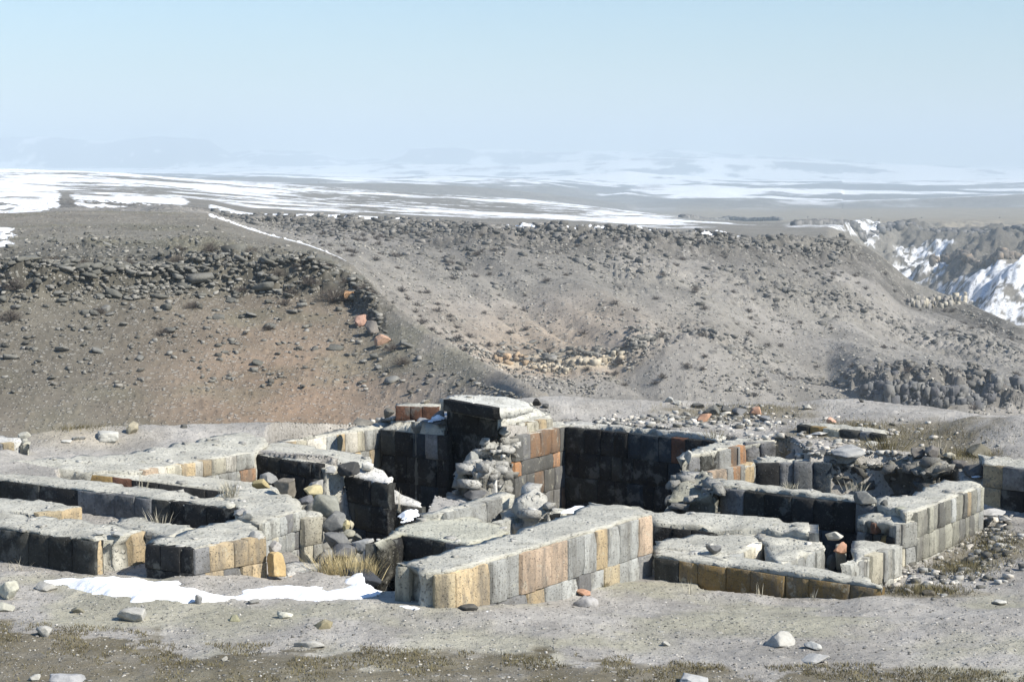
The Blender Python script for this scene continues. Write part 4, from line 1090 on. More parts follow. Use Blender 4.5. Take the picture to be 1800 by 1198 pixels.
wall('masonry_wall', 'lowest step of the blackened wall with pale broken mortar at its end', 'wall',
     [(676,880,-6.45),(700,882,-6.47),(744,888,-6.5),(742,881,-6.45),(712,868,-6.35),(692,858,-6.3),(684,845,-6.2),(672,850,-6.3)], -8.0,
     [((672,880,-6.45),(744,889,-6.5),-8,[(.50,[672,702,744],'km'),(.5,)],'dark',dict(cap=.03,wear=.03))], 30, G1, top_amp=.08, lump=.06, col=(.54,.53,.50))
# O: far-left wall with wide top
wall('masonry_wall', 'broad mortar-topped wall at the far left with small cream blocks along its lit side', 'wall',
     [(-160,842,-5.45),(0,826,-5.5),(60,822,-5.5),(150,827,-5.52),(257,824,-5.52),(330,812,-5.52),(447,793,-5.55),(470,776,-5.55),(462,766,-5.5),(418,757,-5.48),(330,773,-5.46),(217,794,-5.44),(110,800,-5.42),(40,805,-5.4),(-160,815,-5.35)], -7.3,
     [((254,825,-5.53),(448,794,-5.56),-7.3,[(.31,[254,277,292,318,342,356,371,396,415,432,448],'pwcywycwlll'),(.30,[254,345,362,384,400,421,448],'tpglgo'),(.3,)],'cream',dict(cap=.01))], 31, G1, top_amp=.05)
# Pp
wall('masonry_wall', 'low wall with reddish-brown and black shaded side between the two long left walls', 'wall',
     [(150,829,-5.56),(200,833,-5.6),(300,846,-5.7),(395,860,-5.8),(449,867,-5.85),(500,857,-5.9),(448,844,-5.98),(350,836,-5.8),(258,826,-5.58)], -7.0,
     [((151,830,-5.56),(449,868,-5.85),-7,[(.42,[151,198,232,278,362,396,449],'brkkkk'),(.5,)],'dark',dict(cap=.025))], 32, G1, top_amp=.03)
# Q
wall('masonry_wall', 'longest wall at the left, black with grey lichen patches on its shaded side', 'wall',
     [(-150,822,-5.4),(0,839,-5.4),(133,855,-5.4),(240,869,-5.4),(327,879,-5.4),(407,889,-5.4),(414,884,-5.4),(400,874,-5.4),(333,863,-5.4),(230,851,-5.4),(150,841,-5.4),(0,828,-5.4),(-150,810,-5.4)], -6.8,
     [((-150,823,-5.4),(408,890,-5.4),-6.8,[(.62,[-150,-60,0,70,138,204,238,268,300,326,365,408],'kkmkdddmkkk'),(.4,)],'dark',dict(cap=.03,wear=.015))], 33, G1, top_amp=.05)
# R
wall('masonry_wall', 'bulky corner of narrow grey blocks and one large cream block beside the rubble heap', 'wall',
     [(410,886,-5.42),(418,908,-5.42),(440,915,-5.42),(463,914,-5.42),(500,903,-5.42),(535,894,-5.42),(532,882,-5.42),(505,866,-5.42),(470,857,-5.45),(448,858,-5.5),(400,860,-5.5),(380,868,-5.42)], -7.4,
     [((462,915,-5.42),(536,893,-5.42),-7.4,[(.30,[462,475,490,502,516,536],'llgdl'),(.30,[462,476,486,500,516,536],'gcggd'),(.55,[462,490,500,520,536],'dcgd'),(.5,)],'gray',dict(cap=.02))], 34, G1, top_amp=.07)
wall('masonry_wall', 'lit grey corner stack below the cream block', 'wall',
     [(536,911,-5.55),(566,907,-5.55),(562,900,-5.5),(540,893,-5.5),(530,899,-5.5)], -7.4,
     [((533,912,-5.55),(566,907,-5.55),-7.4,[(.44,[533,566],'c'),(.36,[533,549,566],'cl'),(.5,[533,566],'g')],'gray',dict(cap=.0,wear=.02))], 35, G1)
wall('masonry_ledge', 'low ledge of grey and salmon blocks below the grey corner, beside the snow', 'ledge',
     [(488,1005,-6.0),(497,1015,-6.05),(530,1004,-6.05),(563,992,-6.05),(560,984,-6.02),(520,985,-6.0),(495,990,-6.0)], -7.4,
     [((494,1017,-6.06),(565,993,-6.06),-7.4,[(.42,[494,516,526,565],'pdg')],'gray',dict(cap=.0,wear=.03))], 36, G1, side_amp=.1, col=(.42,.41,.38))
# S
wall('masonry_wall', 'front wall with two courses of ochre blocks, black on its left side, behind the snow', 'wall',
     [(257,951,-5.4),(300,956,-5.4),(340,961,-5.4),(367,957,-5.4),(420,947,-5.4),(467,940,-5.4),(462,931,-5.4),(442,918,-5.4),(417,910,-5.4),(380,917,-5.4),(330,930,-5.4),(280,940,-5.4)], -6.8,
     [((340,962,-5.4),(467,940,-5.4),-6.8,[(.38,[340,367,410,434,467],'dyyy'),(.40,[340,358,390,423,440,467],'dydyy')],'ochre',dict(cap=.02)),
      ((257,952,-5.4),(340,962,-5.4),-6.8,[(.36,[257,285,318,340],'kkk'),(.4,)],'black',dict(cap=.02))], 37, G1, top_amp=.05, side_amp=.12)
# T
wall('masonry_wall', 'front-left wall of tall dark upright blocks with a rubble end and one ochre block', 'wall',
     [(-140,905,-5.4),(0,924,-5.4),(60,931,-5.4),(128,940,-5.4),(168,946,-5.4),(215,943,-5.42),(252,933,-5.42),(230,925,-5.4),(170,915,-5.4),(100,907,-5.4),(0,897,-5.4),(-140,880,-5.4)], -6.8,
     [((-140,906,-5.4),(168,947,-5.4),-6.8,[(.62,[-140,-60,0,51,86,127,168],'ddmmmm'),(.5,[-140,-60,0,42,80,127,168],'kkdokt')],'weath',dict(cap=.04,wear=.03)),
      ((168,946,-5.4),(178,944,-5.4),-6.8,[(.66,[168,180],'y')],'ochre',dict(cap=.04)),
      ((230,938,-5.42),(253,932,-5.42),-6.8,[(.52,[230,253],'y')],'ochre',dict(cap=.0,wear=.04,proud=.04))], 38, G1, side_amp=.16, top_amp=.06)
# U
wall('masonry_wall', 'low mortar-topped wall ending in a clean ochre block, in front of the longest left wall', 'wall',
     [(-100,885,-5.42),(0,896,-5.42),(67,901,-5.42),(107,896,-5.42),(143,890,-5.42),(110,884,-5.42),(77,876,-5.42),(0,873,-5.42),(-100,868,-5.42)], -6.4,
     [((107,897,-5.42),(143,890,-5.42),-6.4,[(.26,[107,143],'y')],'ochre',dict(cap=.0)),
      ((67,902,-5.42),(107,897,-5.42),-6.4,[(.26,[67,107],'t')],'ochre',dict(cap=.0))], 39, G1, top_amp=.05)
wall('flat_ledge', 'thin flat mortar ledge in front of the long black wall, between two front walls', 'ledge',
     [(190,912,-5.58),(240,928,-5.56),(300,940,-5.5),(345,925,-5.5),(300,915,-5.58),(230,905,-5.6)], -6.6, [], 60, G1, top_amp=.06)
# W
wall('masonry_block_pile', 'ochre block under a white rounded capping at the far left edge', 'wall',
     [(-60,775,-5.2),(0,776,-5.2),(22,778,-5.2),(38,776,-5.2),(34,768,-5.15),(15,764,-5.12),(-60,762,-5.1)], -5.9,
     [((-60,777,-5.2),(5,779,-5.2),-5.9,[(.5,[-60,5],'d')],'weath',dict(cap=.0)),
      ((5,779,-5.2),(25,777,-5.2),-5.9,[(.45,[5,25],'t')],'ochre',dict(cap=.0))], 40, G1, side_amp=.14, col=(.50,.49,.46))
# X centre slab
wall('masonry_wall', 'low slab-topped wall in the centre with a black shaded front, behind the front diagonal wall', 'wall',
     [(658,951,-5.66),(706,938,-5.7),(760,945,-5.7),(830,954,-5.7),(893,932,-5.7),(880,922,-5.7),(830,905,-5.7),(785,898,-5.7),(745,905,-5.67),(700,922,-5.66),(657,943,-5.65)], -7.6,
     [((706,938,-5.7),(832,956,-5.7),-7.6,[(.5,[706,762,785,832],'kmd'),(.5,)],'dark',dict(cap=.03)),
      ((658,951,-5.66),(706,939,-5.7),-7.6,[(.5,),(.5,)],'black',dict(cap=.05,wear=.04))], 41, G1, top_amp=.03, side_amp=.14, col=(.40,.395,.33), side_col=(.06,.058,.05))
wall('masonry_wall', 'narrow wall with a smooth grey plastered side rising behind the centre slab', 'wall',
     [(735,904,-5.62),(785,896,-5.55),(880,872,-5.5),(902,866,-5.5),(890,862,-5.48),(840,872,-5.5),(770,893,-5.55),(735,900,-5.6)], -6.6,
     [((785,898,-5.55),(882,874,-5.5),-6.5,[(.50,[785,855,882],'gg')],'gray',dict(cap=.01,wear=.006))], 42, G1, top_amp=.03)
wall('masonry_wall', 'short low wall of salmon and grey stones in front of the pale rubble heap', 'wall',
     [(878,914,-5.75),(905,908,-5.75),(930,902,-5.75),(985,902,-5.75),(1000,894,-5.75),(975,890,-5.75),(900,890,-5.7),(882,896,-5.7)], -6.6,
     [((878,918,-5.76),(930,903,-5.75),-6.6,[(.3,[878,905,915,930],'lcp')],'cream',dict(cap=.0)),
      ((930,903,-5.75),(985,904,-5.75),-6.6,[(.3,)],'dark',dict(cap=.0))], 43, G1)
wall('rubble_heap', 'pale weathered lump of rubble masonry between the front diagonal wall and the deep room', 'rubble',
     [(897,896,-5.62),(905,876,-5.45),(920,866,-5.36),(940,862,-5.36),(955,868,-5.4),(968,885,-5.5),(975,897,-5.62),(940,900,-5.62)], -6.6, [], 44, G1, side_amp=.16, top_amp=.16, lump=.10, col=(.42,.41,.37), side_col=(.40,.39,.35), rub=14, rsz=2.4)
# Z1 right edge wall
wall('masonry_wall', 'wall of large olive and black blocks under a pale mortar top at the right edge', 'wall',
     [(1727,813,-5.55),(1765,816,-5.55),(1800,822,-5.55),(1960,842,-5.55),(1960,815,-5.5),(1800,804,-5.5),(1722,795,-5.5),(1724,803,-5.52)], -7.3,
     [((1729,814,-5.55),(1960,843,-5.55),-7.3,[(.42,[1729,1764,1802,1960],'tdm'),(.55,[1729,1761,1802,1960],'tkk'),(.5,)],'weath',dict(cap=.02))], 45, G1, top_amp=.05, side_amp=.12)
# low row of stones in the ground behind
wall('masonry_wall', 'short row of half-buried stones among dry weeds on the ground behind the right rooms', 'wall',
     [(1402,745,-5.6),(1480,752,-5.6),(1556,762,-5.62),(1560,755,-5.6),(1480,744,-5.55),(1410,740,-5.57)], -6.2,
     [((1402,746,-5.6),(1556,763,-5.62),-6.2,[(.28,[1402,1425,1448,1477,1512,1530,1556],'mbcmdm')],'weath',dict(cap=.0,wear=.04,proud=.05))], 46, G1, side_amp=.1)
# behind tower, left: small stubs
wall('masonry_wall', 'low reddish-brown wall stub on the skyline left of the tower stub', 'wall',
     [(695,712,-5.4),(735,713,-5.4),(772,714,-5.42),(775,709,-5.4),(730,707,-5.38),(697,708,-5.38)], -5.95,
     [((695,713,-5.4),(772,715,-5.42),-5.95,[(.34,[695,721,742,772],'rrr')],'weath',dict(cap=.0))], 47, G1)
wall('plastered_block', 'smooth grey sloping stone just left of the broad mortar-topped wall', 'stone',
     [(30,778,-5.3),(52,779,-5.3),(50,768,-5.25),(36,767,-5.25)], -5.9, [], 48, G1, side_amp=.05, col=(.40,.39,.33))

# ------------------------------------------------------------------ loose stones near the ruin
OC, SA, DK, GR, PA, WH = (.42,.33,.20), (.42,.25,.17), (.11,.11,.105), (.25,.245,.23), (.36,.35,.315), (.46,.45,.41)
def px2m(w, D): return w * D / F
def stone_at(px, py, w, h, col, label, seed, z=None, blocky=.5, rot=None, group=None, depth=1.0, cat='stone', name='loose_stone', tilt=.15, sink=.22, up=0.0, ymin=16.0):
    """px,py = photo position of the foot; w,h photo size"""
    p = T(px, py, z) if z is not None else hit(px, py, ymin)
    D = p[1]
    return rock(name, label, cat, (p[0], p[1], p[2] + up), (px2m(w, D), px2m(w, D) * depth, px2m(h, D) * 1.12), col, seed, group, blocky, rot, tilt, sink, cuts=(3 if blocky > .75 else 16))
stone_at(190,772,38,17,WH,'white squared block lying on the grey ground behind the left walls',1,rot=.25,blocky=.8)
stone_at(235,760,30,19,(.30,.27,.2),'brown and cream chunk lying on the grey ground behind the left walls',2,rot=.5,blocky=.7)
stone_at(322,752,12,9,DK,'small pointed dark stone near the left skyline',3,blocky=.2)
stone_at(118,777,20,5,WH,'flat white stone left of the white squared block',4)
stone_at(133,774,16,7,PA,'small pale stone beside the flat white one',5)
stone_at(145,772,16,6,GR,'small grey stone right of the pale one, behind the left walls',6)
stone_at(80,1038,44,22,(.36,.35,.32),'grey boulder with pale top at the left end of the snow patch',7,blocky=.3)
stone_at(348,1062,20,20,(.24,.24,.24),'small grey upright stone at the lower edge of the snow',8,blocky=.2)
stone_at(237,1090,58,32,(.37,.36,.33),'large pale jagged boulder in front of the snow',9,blocky=.2)
stone_at(15,1052,40,38,(.42,.41,.34),'rounded cream boulder at the left edge',10,blocky=.1)
stone_at(5,1072,46,18,(.40,.39,.33),'low cream boulder under the rounded one at the left edge',11,blocky=.1)
stone_at(80,1116,34,24,(.37,.36,.33),'pale crumbly boulder at the border of the turf, lower left',12,blocky=.2)
stone_at(137,1076,26,14,(.19,.18,.14),'small mossy brown stone left of the large pale boulder',13,blocky=.3)
stone_at(500,1084,32,16,(.44,.43,.36),'small cream stone on the gravel below the snow',14,blocky=.3)
stone_at(412,1090,26,14,(.28,.27,.18),'small grey-green stone between the two cream boulders',15,blocky=.3)
stone_at(568,1102,36,16,(.26,.23,.15),'low brown stone on the gravel below the snow',16,blocky=.3)
stone_at(548,1137,64,15,(.35,.34,.31),'long flat pale stone at the border of the turf',17,blocky=.4,rot=0.05,depth=.6)
stone_at(445,1060,24,10,GR,'flat grey stone on the lower edge of the snow',18)
stone_at(118,1202,66,22,(.33,.33,.33),'grey boulder cut by the bottom edge at the left',19,blocky=.3)
stone_at(60,1195,24,12,PA,'small pale stone left of the grey boulder at the bottom',20)
stone_at(1370,1132,60,34,(.37,.36,.33),'large white-grey pointed boulder on the open gravel at the right',21,blocky=.15)
stone_at(1430,1140,34,14,(.40,.40,.38),'low grey rock right of the white-grey pointed boulder',22,blocky=.2)
stone_at(1430,1163,60,18,(.40,.395,.375),'flat buried rock below the white-grey pointed boulder',23,blocky=.3,sink=.3)
stone_at(1215,1200,64,22,(.36,.36,.35),'flat grey rock at the bottom edge, right of the middle',24,blocky=.4,rot=-.2)
stone_at(1029,1063,48,28,(.34,.33,.32),'grey stone with a salmon top at the foot of the front diagonal wall',25,blocky=.3)
stone_at(1029,1046,30,11,SA,'salmon brick fragment on the grey stone at the foot of the front diagonal wall',26,blocky=.6,up=.02)
stone_at(825,1072,34,14,(.10,.095,.085),'small dark clod at the lower left foot of the front diagonal wall',27,blocky=.1)
stone_at(1460,1050,26,14,(.11,.10,.08),'small dark stone right of the mossy brown wall',28,z=-6.2) if False else stone_at(1632,1046,26,14,(.11,.10,.08),'small dark stone on the dry grass right of the mossy brown wall',28)
stone_at(1758,1062,30,12,WH,'small white stone on the gravel at the right',29)
stone_at(1170,1134,16,10,PA,'small pale pebble on the gravel in the lower middle',30)
stone_at(395,1160,0.1+12,9,PA,'small pale stone in the turf, lower left',31)
# dark and orange stones behind
for i, (px, py, w, h, c, lab) in enumerate([
    (1236,740,28,16,SA,'orange stone in front of the dark heap, left one of the two'),
    (1252,728,34,22,(.14,.14,.13),'big dark stone of the heap behind the deep room'),
    (1228,718,22,14,DK,'dark stone at the left end of the heap behind the deep room'),
    (1298,729,30,18,(.16,.16,.16),'squared dark stone in the middle of the heap behind the deep room'),
    (1275,724,22,14,DK,'small dark stone between the two big ones of the heap'),
    (1330,728,24,15,SA,'orange stone at the right end of the dark heap'),
    (1343,740,24,14,(.20,.205,.21),'blue-grey stone right of the dark heap'),
    (1461,742,22,14,(.50,.32,.24),'pink stone resting on the half-buried row'),
    (1418,718,20,10,PA,'pale stone on the bare ground right of the dark heap'),
    (1178,706,16,13,(.36,.36,.34),'upright grey stone on the skyline above the deep room'),
    (1192,710,18,9,PA,'small pale stone by the upright one on the skyline'),
    (1514,707,12,7,DK,'small dark stone on the skyline at the right'),
    (1178,733,14,8,PA,'pale pebble left of the orange stone behind the deep room'),
    (943,712,20,14,(.06,.055,.05),'round dark stone on the skyline right of the tower stub'),
    (958,716,14,9,(.10,.10,.10),'dark pebble on the skyline right of the tower stub'),
    (932,714,12,9,PA,'pale pebble right of the capping slab'),
    (1396,812,28,18,GR,'grey stone in the rubble above the slate slabs'),
    (1445,804,22,10,DK,'small dark stone above the slate slabs'),
    (1490,800,70,16,(.33,.33,.32),'broad flat slab lying above the sunken room'),
    (1535,782,30,6,WH,'flat white chip among the weeds above the sunken room'),
    (1440,765,34,6,(.48,.47,.44),'long pale chip in front of the half-buried row'),
    (1640,812,34,26,(.16,.15,.14),'dark angular rock at the right end of the sunken room'),
    (1614,808,26,22,(.13,.12,.11),'dark leaning rock above the sunken room'),
    (1668,808,26,14,(.34,.32,.26),'pale angular rock at the right end of the sunken room'),
    (1710,838,40,30,(.10,.10,.10),'black rock left of the olive block wall'),
    (1690,822,30,18,(.13,.12,.11),'dark rock behind the black rock left of the olive block wall'),
    (1722,800,60,26,(.14,.13,.10),'dark earthy hump behind the olive block wall')]):
    stone_at(px, py, w, h, c, lab, 60 + i, blocky=.35, ymin=30)
# stones on or in the walls (z given)
for i, (px, py, w, h, c, lab, z, bl, up) in enumerate([
    (1256,972,30,18,(.17,.17,.17),'single dark wedge-shaped stone lying on the low platform',-6.0,.5,0),
    (1340,952,12,7,GR,'small grey stone at the corner of the low platform',-6.0,.4,0),
    (1480,1000,24,44,(.30,.30,.26),'upright slab at the right of the broken stack',-6.7,.8,0),
    (1462,1003,26,30,(.12,.12,.11),'dark lower stone of the broken stack',-6.75,.5,0),
    (1478,972,28,22,SA,'orange stone in the broken stack',-6.3,.4,.0),
    (1465,950,36,16,(.38,.37,.33),'pale capping stone of the broken stack',-6.15,.5,0),
    (1555,893,16,16,DK,'small black round stone on the corner of the right diagonal wall',-5.78,.2,0),
    (1522,884,36,20,(.17,.17,.16),'dark squared block with a white end at the corner of the blackened wall',-5.74,.85,0),
    (1588,903,34,12,(.27,.27,.22),'mossy stone between the pier and the right diagonal wall',-5.8,.3,0),
    (1234,826,22,24,(.20,.07,.06),'dark red stone leaning in the hollow of the curved wall',-6.27,.5,0),
    (1233,808,14,16,WH,'white stone on top of the dark red one',-6.05,.2,.05),
    (1248,818,26,16,DK,'dark stone behind the dark red one',-6.2,.3,0),
    (1208,815,14,26,WH,'white weathered stone at the tip of the curved wall',-6.0,.4,0),
    (1180,890,34,22,(.14,.14,.13),'dark stone at the left foot of the broken masonry',-6.9,.3,0),
    (1190,905,40,26,(.32,.32,.27),'rounded mossy stone low in the broken masonry',-6.75,.3,0),
    (1205,860,34,26,(.28,.28,.25),'rounded grey stone projecting from the broken masonry',-6.3,.2,0),
    (1245,893,70,52,(.20,.20,.165),'big cracked olive boulder at the end of the blackened wall',-6.45,.5,0),
    (876,732,38,24,(.17,.17,.155),'rounded mossy boulder under the capping slab',-5.72,.3,0),
    (865,747,24,12,(.22,.22,.23),'small squared grey stone under the mossy boulder',-5.8,.8,0),
    (861,776,24,30,(.38,.28,.14),'ochre upright block on the broken steps',-6.0,.8,0),
    (886,770,24,16,PA,'pale rubble stone right of the ochre upright block',-5.95,.3,0),
    (890,752,20,10,GR,'grey rubble stone under the cream course',-5.85,.3,0),
    (829,825,26,34,(.26,.26,.24),'grey block at the left tip of the upper broken step',-6.42,.7,0),
    (814,856,28,32,(.27,.26,.21),'mossy block at the left tip of the lower broken step',-6.72,.7,0),
    (866,873,13,36,(.62,.61,.58),'white upright slab leaning at the left end of the orange-brown wall',-6.95,.85,0),
    (884,806,10,9,WH,'small white stone on the broken steps',-6.2,.2,0),
    (835,878,40,18,(.12,.12,.12),'black stone lying on the ledge below the broken steps',-6.9,.4,0),
    (801,868,16,9,PA,'pale stone at the left end of the ledge',-6.87,.4,0),
    (681,735,24,20,(.14,.135,.12),'dark block at the left end of the reddish-brown stub',-5.68,.7,0),
    (637,746,40,10,(.16,.15,.13),'long dark buried stone on the brink left of the tower stub',-5.62,.6,0),
    (748,708,20,7,(.45,.41,.34),'flat cream stone lying on the reddish-brown stub',-5.38,.4,0),
    (720,750,30,14,(.36,.36,.34),'pale boulder on the rubble above the black wall',-5.85,.3,0),
    (747,752,34,22,(.22,.23,.24),'blue-grey boulder on the rubble left of the tower stub',-5.85,.3,0),
    (770,740,30,18,(.15,.15,.15),'dark stone against the left face of the tower stub',-5.7,.3,0),
    (613,834,32,20,(.06,.06,.06),'squarish black block standing on the stepped wall',-5.93,.85,0),
    (582,832,24,12,(.50,.49,.46),'pale broken mortar lump left of the black block on the stepped wall',-5.9,.3,0),
    (645,826,24,18,(.50,.49,.45),'pale broken lump right of the black block on the stepped wall',-5.9,.3,0),
    (664,878,22,40,(.14,.14,.135),'rough dark upright block at the step of the blackened wall',-6.42,.6,0),
    (683,872,14,30,(.54,.53,.50),'pale mortar lump beside the rough dark upright block',-6.35,.3,0),
    (470,850,38,22,(.24,.24,.23),'rounded grey stone in the corner below the smooth mortar top',-6.0,.2,0),
    (437,912,0.1+22,16,(.30,.30,.28),'flat grey stone on the corner beside the dry tuft',-5.42,.4,0),
    (425,905,28,12,(.34,.33,.31),'layered flat stone on the corner',-5.42,.5,0),
    (453,958,34,26,(.35,.34,.31),'white weathered stone above the ochre blocks',-5.55,.2,0),
    (483,970,24,20,(.40,.38,.36),'pale rounded stone right of the white weathered one',-5.75,.2,0),
    (408,903,8,22,(.58,.57,.54),'thin white stone closing the end of the longest left wall',-5.62,.9,0),
    (256,990,12,18,(.44,.43,.41),'small white stone between the ochre block and the black face',-5.95,.3,0),
    (261,948,18,14,DK,'small black stone behind the ochre block of the front-left wall',-5.55,.4,0),
    (205,942,26,9,(.34,.34,.32),'flat grey stone on the rubble end of the front-left wall',-5.4,.4,0),
    (175,940,18,8,(.34,.34,.32),'small flat stone on the top of the front-left wall',-5.4,.4,0),
    (195,985,34,34,(.42,.41,.37),'lumpy pale mortar mass in the end of the front-left wall',-5.95,.2,0),
    (488,1012,30,42,(.45,.33,.17),'ochre block standing apart at the right end of the ochre courses',-6.0,.9,0),
    (1737,910,60,16,(.45,.44,.42),'pale slab lying against the foot of the right diagonal wall end',-6.35,.6,0),
    (1765,916,24,12,(.36,.35,.33),'small rounded stone beside the pale slab at the right edge',-6.35,.3,0),
    (55,782,30,20,(.42,.41,.38),'pale rubble between the ochre block and the smooth sloping stone',-5.35,.3,0) if False else (42,770,20,14,(.42,.41,.36),'pale rubble lump right of the white capping at the far left',-5.2,.3,0)]):
    rt = {'ochre block standing apart at the right end of the ochre courses': .65, 'white upright slab leaning at the left end of the orange-brown wall': .6}.get(lab)
    stone_at(px, py, w, h, c, lab, 120 + i, z=z, blocky=bl, up=up, rot=rt, tilt=.12 if bl > .6 else .3, sink=.05)
# tumbled stones in the gap left of the centre
for i, (px, py, w, h, c, lab, D) in enumerate([
    (463,860,38,16,(.40,.33,.18),'small ochre squared stone at the top of the tumbled heap',33.4),
    (504,873,46,34,(.20,.18,.15),'large brown-grey stone with an orange end at the top of the tumbled heap',32.6),
    (548,876,32,28,(.46,.40,.24),'bright yellowish wedge stone in the tumbled heap',32.2),
    (556,868,34,26,(.30,.29,.27),'grey stone leaning over the yellowish wedge stone',32.7),
    (538,888,30,14,(.17,.17,.18),'small blue-grey stone under the yellowish wedge stone',31.9),
    (560,882,20,10,(.33,.33,.18),'small greenish stone beside the yellowish wedge stone',32.0),
    (580,916,66,44,(.22,.22,.19),'big rounded grey-green boulder in the tumbled heap',31.4),
    (585,938,56,34,(.18,.18,.17),'dark boulder below the big rounded one',30.9),
    (601,930,26,22,(.28,.27,.22),'grey wedge right of the dark boulder',30.9),
    (608,935,14,20,(.44,.38,.22),'small yellow upright stone in the tumbled heap',30.7),
    (616,932,12,18,(.40,.36,.26),'small tan stone at the right edge of the tumbled heap',31.0),
    (613,948,22,20,(.26,.25,.20),'small olive stone low at the right of the tumbled heap',30.5),
    (628,952,24,16,(.18,.18,.16),'small dark pointed stone at the right of the tumbled heap',30.6),
    (592,965,58,34,(.17,.17,.165),'broad dark slab-like stone in the lower heap',30.2),
    (600,992,62,40,(.13,.13,.13),'broad black stone behind the dry grass',29.8),
    (638,975,36,34,(.30,.30,.29),'grey leaning stone above the dry grass',29.9),
    (645,990,34,22,(.44,.43,.42),'white-grey rock above the dry grass at the right',29.6),
    (570,1000,24,40,(.10,.10,.10),'black stone hidden behind the left end of the dry grass',29.8),
    (528,930,24,40,(.22,.22,.20),'grey stone squeezed behind the corner block',31.2),
    (640,1030,92,26,(.055,.06,.07),'long black slab lying at the foot of the dry grass by the snow',29.0)]):
    p = P(px, py, D)
    rock('tumbled_stone', lab, 'stone', p, (px2m(w, D) * 1.1, px2m(w, D) * .9, px2m(h, D) * 1.15), c, 300 + i, 'tumbled stones in the gap between the walls', .3 if i > 0 else .7, None, .35, .02)
# fill under the heap
v0 = T(520,870,-6.0)
hp = rng.random((60, 3))
gx = [P(480 + 150 * (i % 12) / 11 + rng.uniform(-8, 8) , 870 + 130 * (i // 12) / 9 + rng.uniform(-6, 6), 33.3 - 3.2 * (i // 12) / 9) for i in range(120)]
mb = MB()
for i, p in enumerate(gx):
    pxx, pyy = project(*p)
    if pxx < 470 + (pyy - 870) * .75 or pxx > 560 + (pyy - 870) * .72: continue
    v, f = rock_shape(900 + i, 1, .3, 6)
    s = rng.uniform(.10, .24)
    mb.add(v * np.array([s, s, s * .8]) + np.array([p[0], p[1] + .25, p[2] - .28]), f, np.array((.20, .195, .175)) * rng.uniform(.6, 1.3))
if mb.v: tag(mb.build('rubble_fill', M['rock']), 'small rubble filling the gaps under the tumbled stones', 'rubble', None, 'stuff')

# ------------------------------------------------------------------ snow patches
def snow_patch(name, label, top, seed, step=.07, thick=.09):
    """irregular snow sheet draped over the ground inside an outline of photo points"""
    pts = []
    for q in top:
        pts.append(hit(q[0], q[1], 20) if len(q) == 2 else T(*q))
    bd = []
    for i in range(len(pts)):
        p, q = np.array(pts[i]), np.array(pts[(i + 1) % len(pts)])
        m = max(1, int(np.hypot(*(q - p)[:2]) / step))
        for k in range(m):
            c = p + (q - p) * k / m
            w = (fbm(c[0] * 3.1, c[1] * 3.1, seed, 4) - .5) * .34 * min(1, thick / .1)
            bd.append((c[0] + w, c[1] + w * .8))
    bd = np.array(bd)
    x0, y0 = bd.min(0) - .1; x1, y1 = bd.max(0) + .1
    nx, ny = int((x1 - x0) / step) + 2, int((y1 - y0) / step) + 2
    gx, gy = np.meshgrid(np.linspace(x0, x1, nx), np.linspace(y0, y1, ny))
    m = poly_mask(gx, gy, bd, .28)
    zmode = [q[2] for q in top if len(q) == 3]
    g = np.array([[gz(gx[i, j], gy[i, j]) for j in range(nx)] for i in range(ny)]) if not zmode else np.full(gx.shape, zmode[0])
    z = g - .015 + thick * ((np.sqrt(m) - .12) * (0.35 + 1.3 * fbm(gx * 2.8, gy * 2.8, seed + 3, 4)) - np.clip(fbm(gx * 4.5, gy * 4.5, seed + 8, 4) - .50, 0, 1) * 1.6 * (1 - m * .7)) + (fbm(gx * 7, gy * 7, seed + 4, 3) - .5) * .03
    idx = -np.ones(gx.shape, int); V = []; Fc = []
    keep = m > 0
    for i in range(ny - 1):
        for j in range(nx - 1):
            if keep[i, j] or keep[i+1, j] or keep[i, j+1] or keep[i+1, j+1]:
                q = []
                for (a, b) in ((i, j), (i, j+1), (i+1, j+1), (i+1, j)):
                    if idx[a, b] < 0:
                        idx[a, b] = len(V); V.append((gx[a, b], gy[a, b], z[a, b] if keep[a, b] else g[a, b] - .04))
                    q.append(idx[a, b])
                Fc.append(tuple(q))
    o = mesh_np(name, V, Fc, M['snow'], None, True)
    tag(o, label, 'snow', 'old snow left among the ruins')
    return o
snow_patch('snow_patch', 'large white snow patch along the foot of the front-left walls', [(75,1022),(110,1015),(160,1016),(250,1020),(320,1026),(350,1036),(368,1044),(420,1048),(440,1036),(470,1030),(520,1034),(560,1030),(600,1038),(660,1032),(688,1042),(640,1052),(600,1052),(560,1056),(470,1054),(420,1058),(330,1060),(250,1058),(200,1054),(150,1044),(110,1030)], 5, .045, .11)
snow_patch('snow_patch', 'small strip of snow at the left foot of the front diagonal wall', [(688,1062),(720,1063),(760,1070),(735,1074),(700,1070)], 6, .05, .05)
snow_patch('snow_patch', 'thin streak of snow under the lower blocks of the front diagonal wall', [(838,1069),(870,1070),(880,1076),(845,1078)], 7, .05, .05)
snow_patch('snow_patch', 'small round cap of snow on the corner of the centre slab', [(700,905,-5.6),(712,896,-5.6),(728,893,-5.6),(733,900,-5.6),(722,908,-5.6),(705,914,-5.6)], 8, .04, .12)
snow_patch('snow_patch', 'sliver of snow behind the upper end of the front diagonal wall', [(985,897,-5.62),(1010,888,-5.62),(1032,886,-5.62),(1010,897,-5.62)], 9, .05, .06)
snow_patch('snow_patch', 'white snow wedge against the tower stub', [(755,738,-5.55),(770,724,-5.5),(783,718,-5.48),(783,728,-5.5)], 10, .06, .10)
snow_patch('snow_patch', 'bluish shaded snow in the gap beside the black slab', [(655,1018,-6.3),(668,990,-6.3),(682,988,-6.3),(676,1002,-6.3),(670,1018,-6.3)], 11, .05, .15)
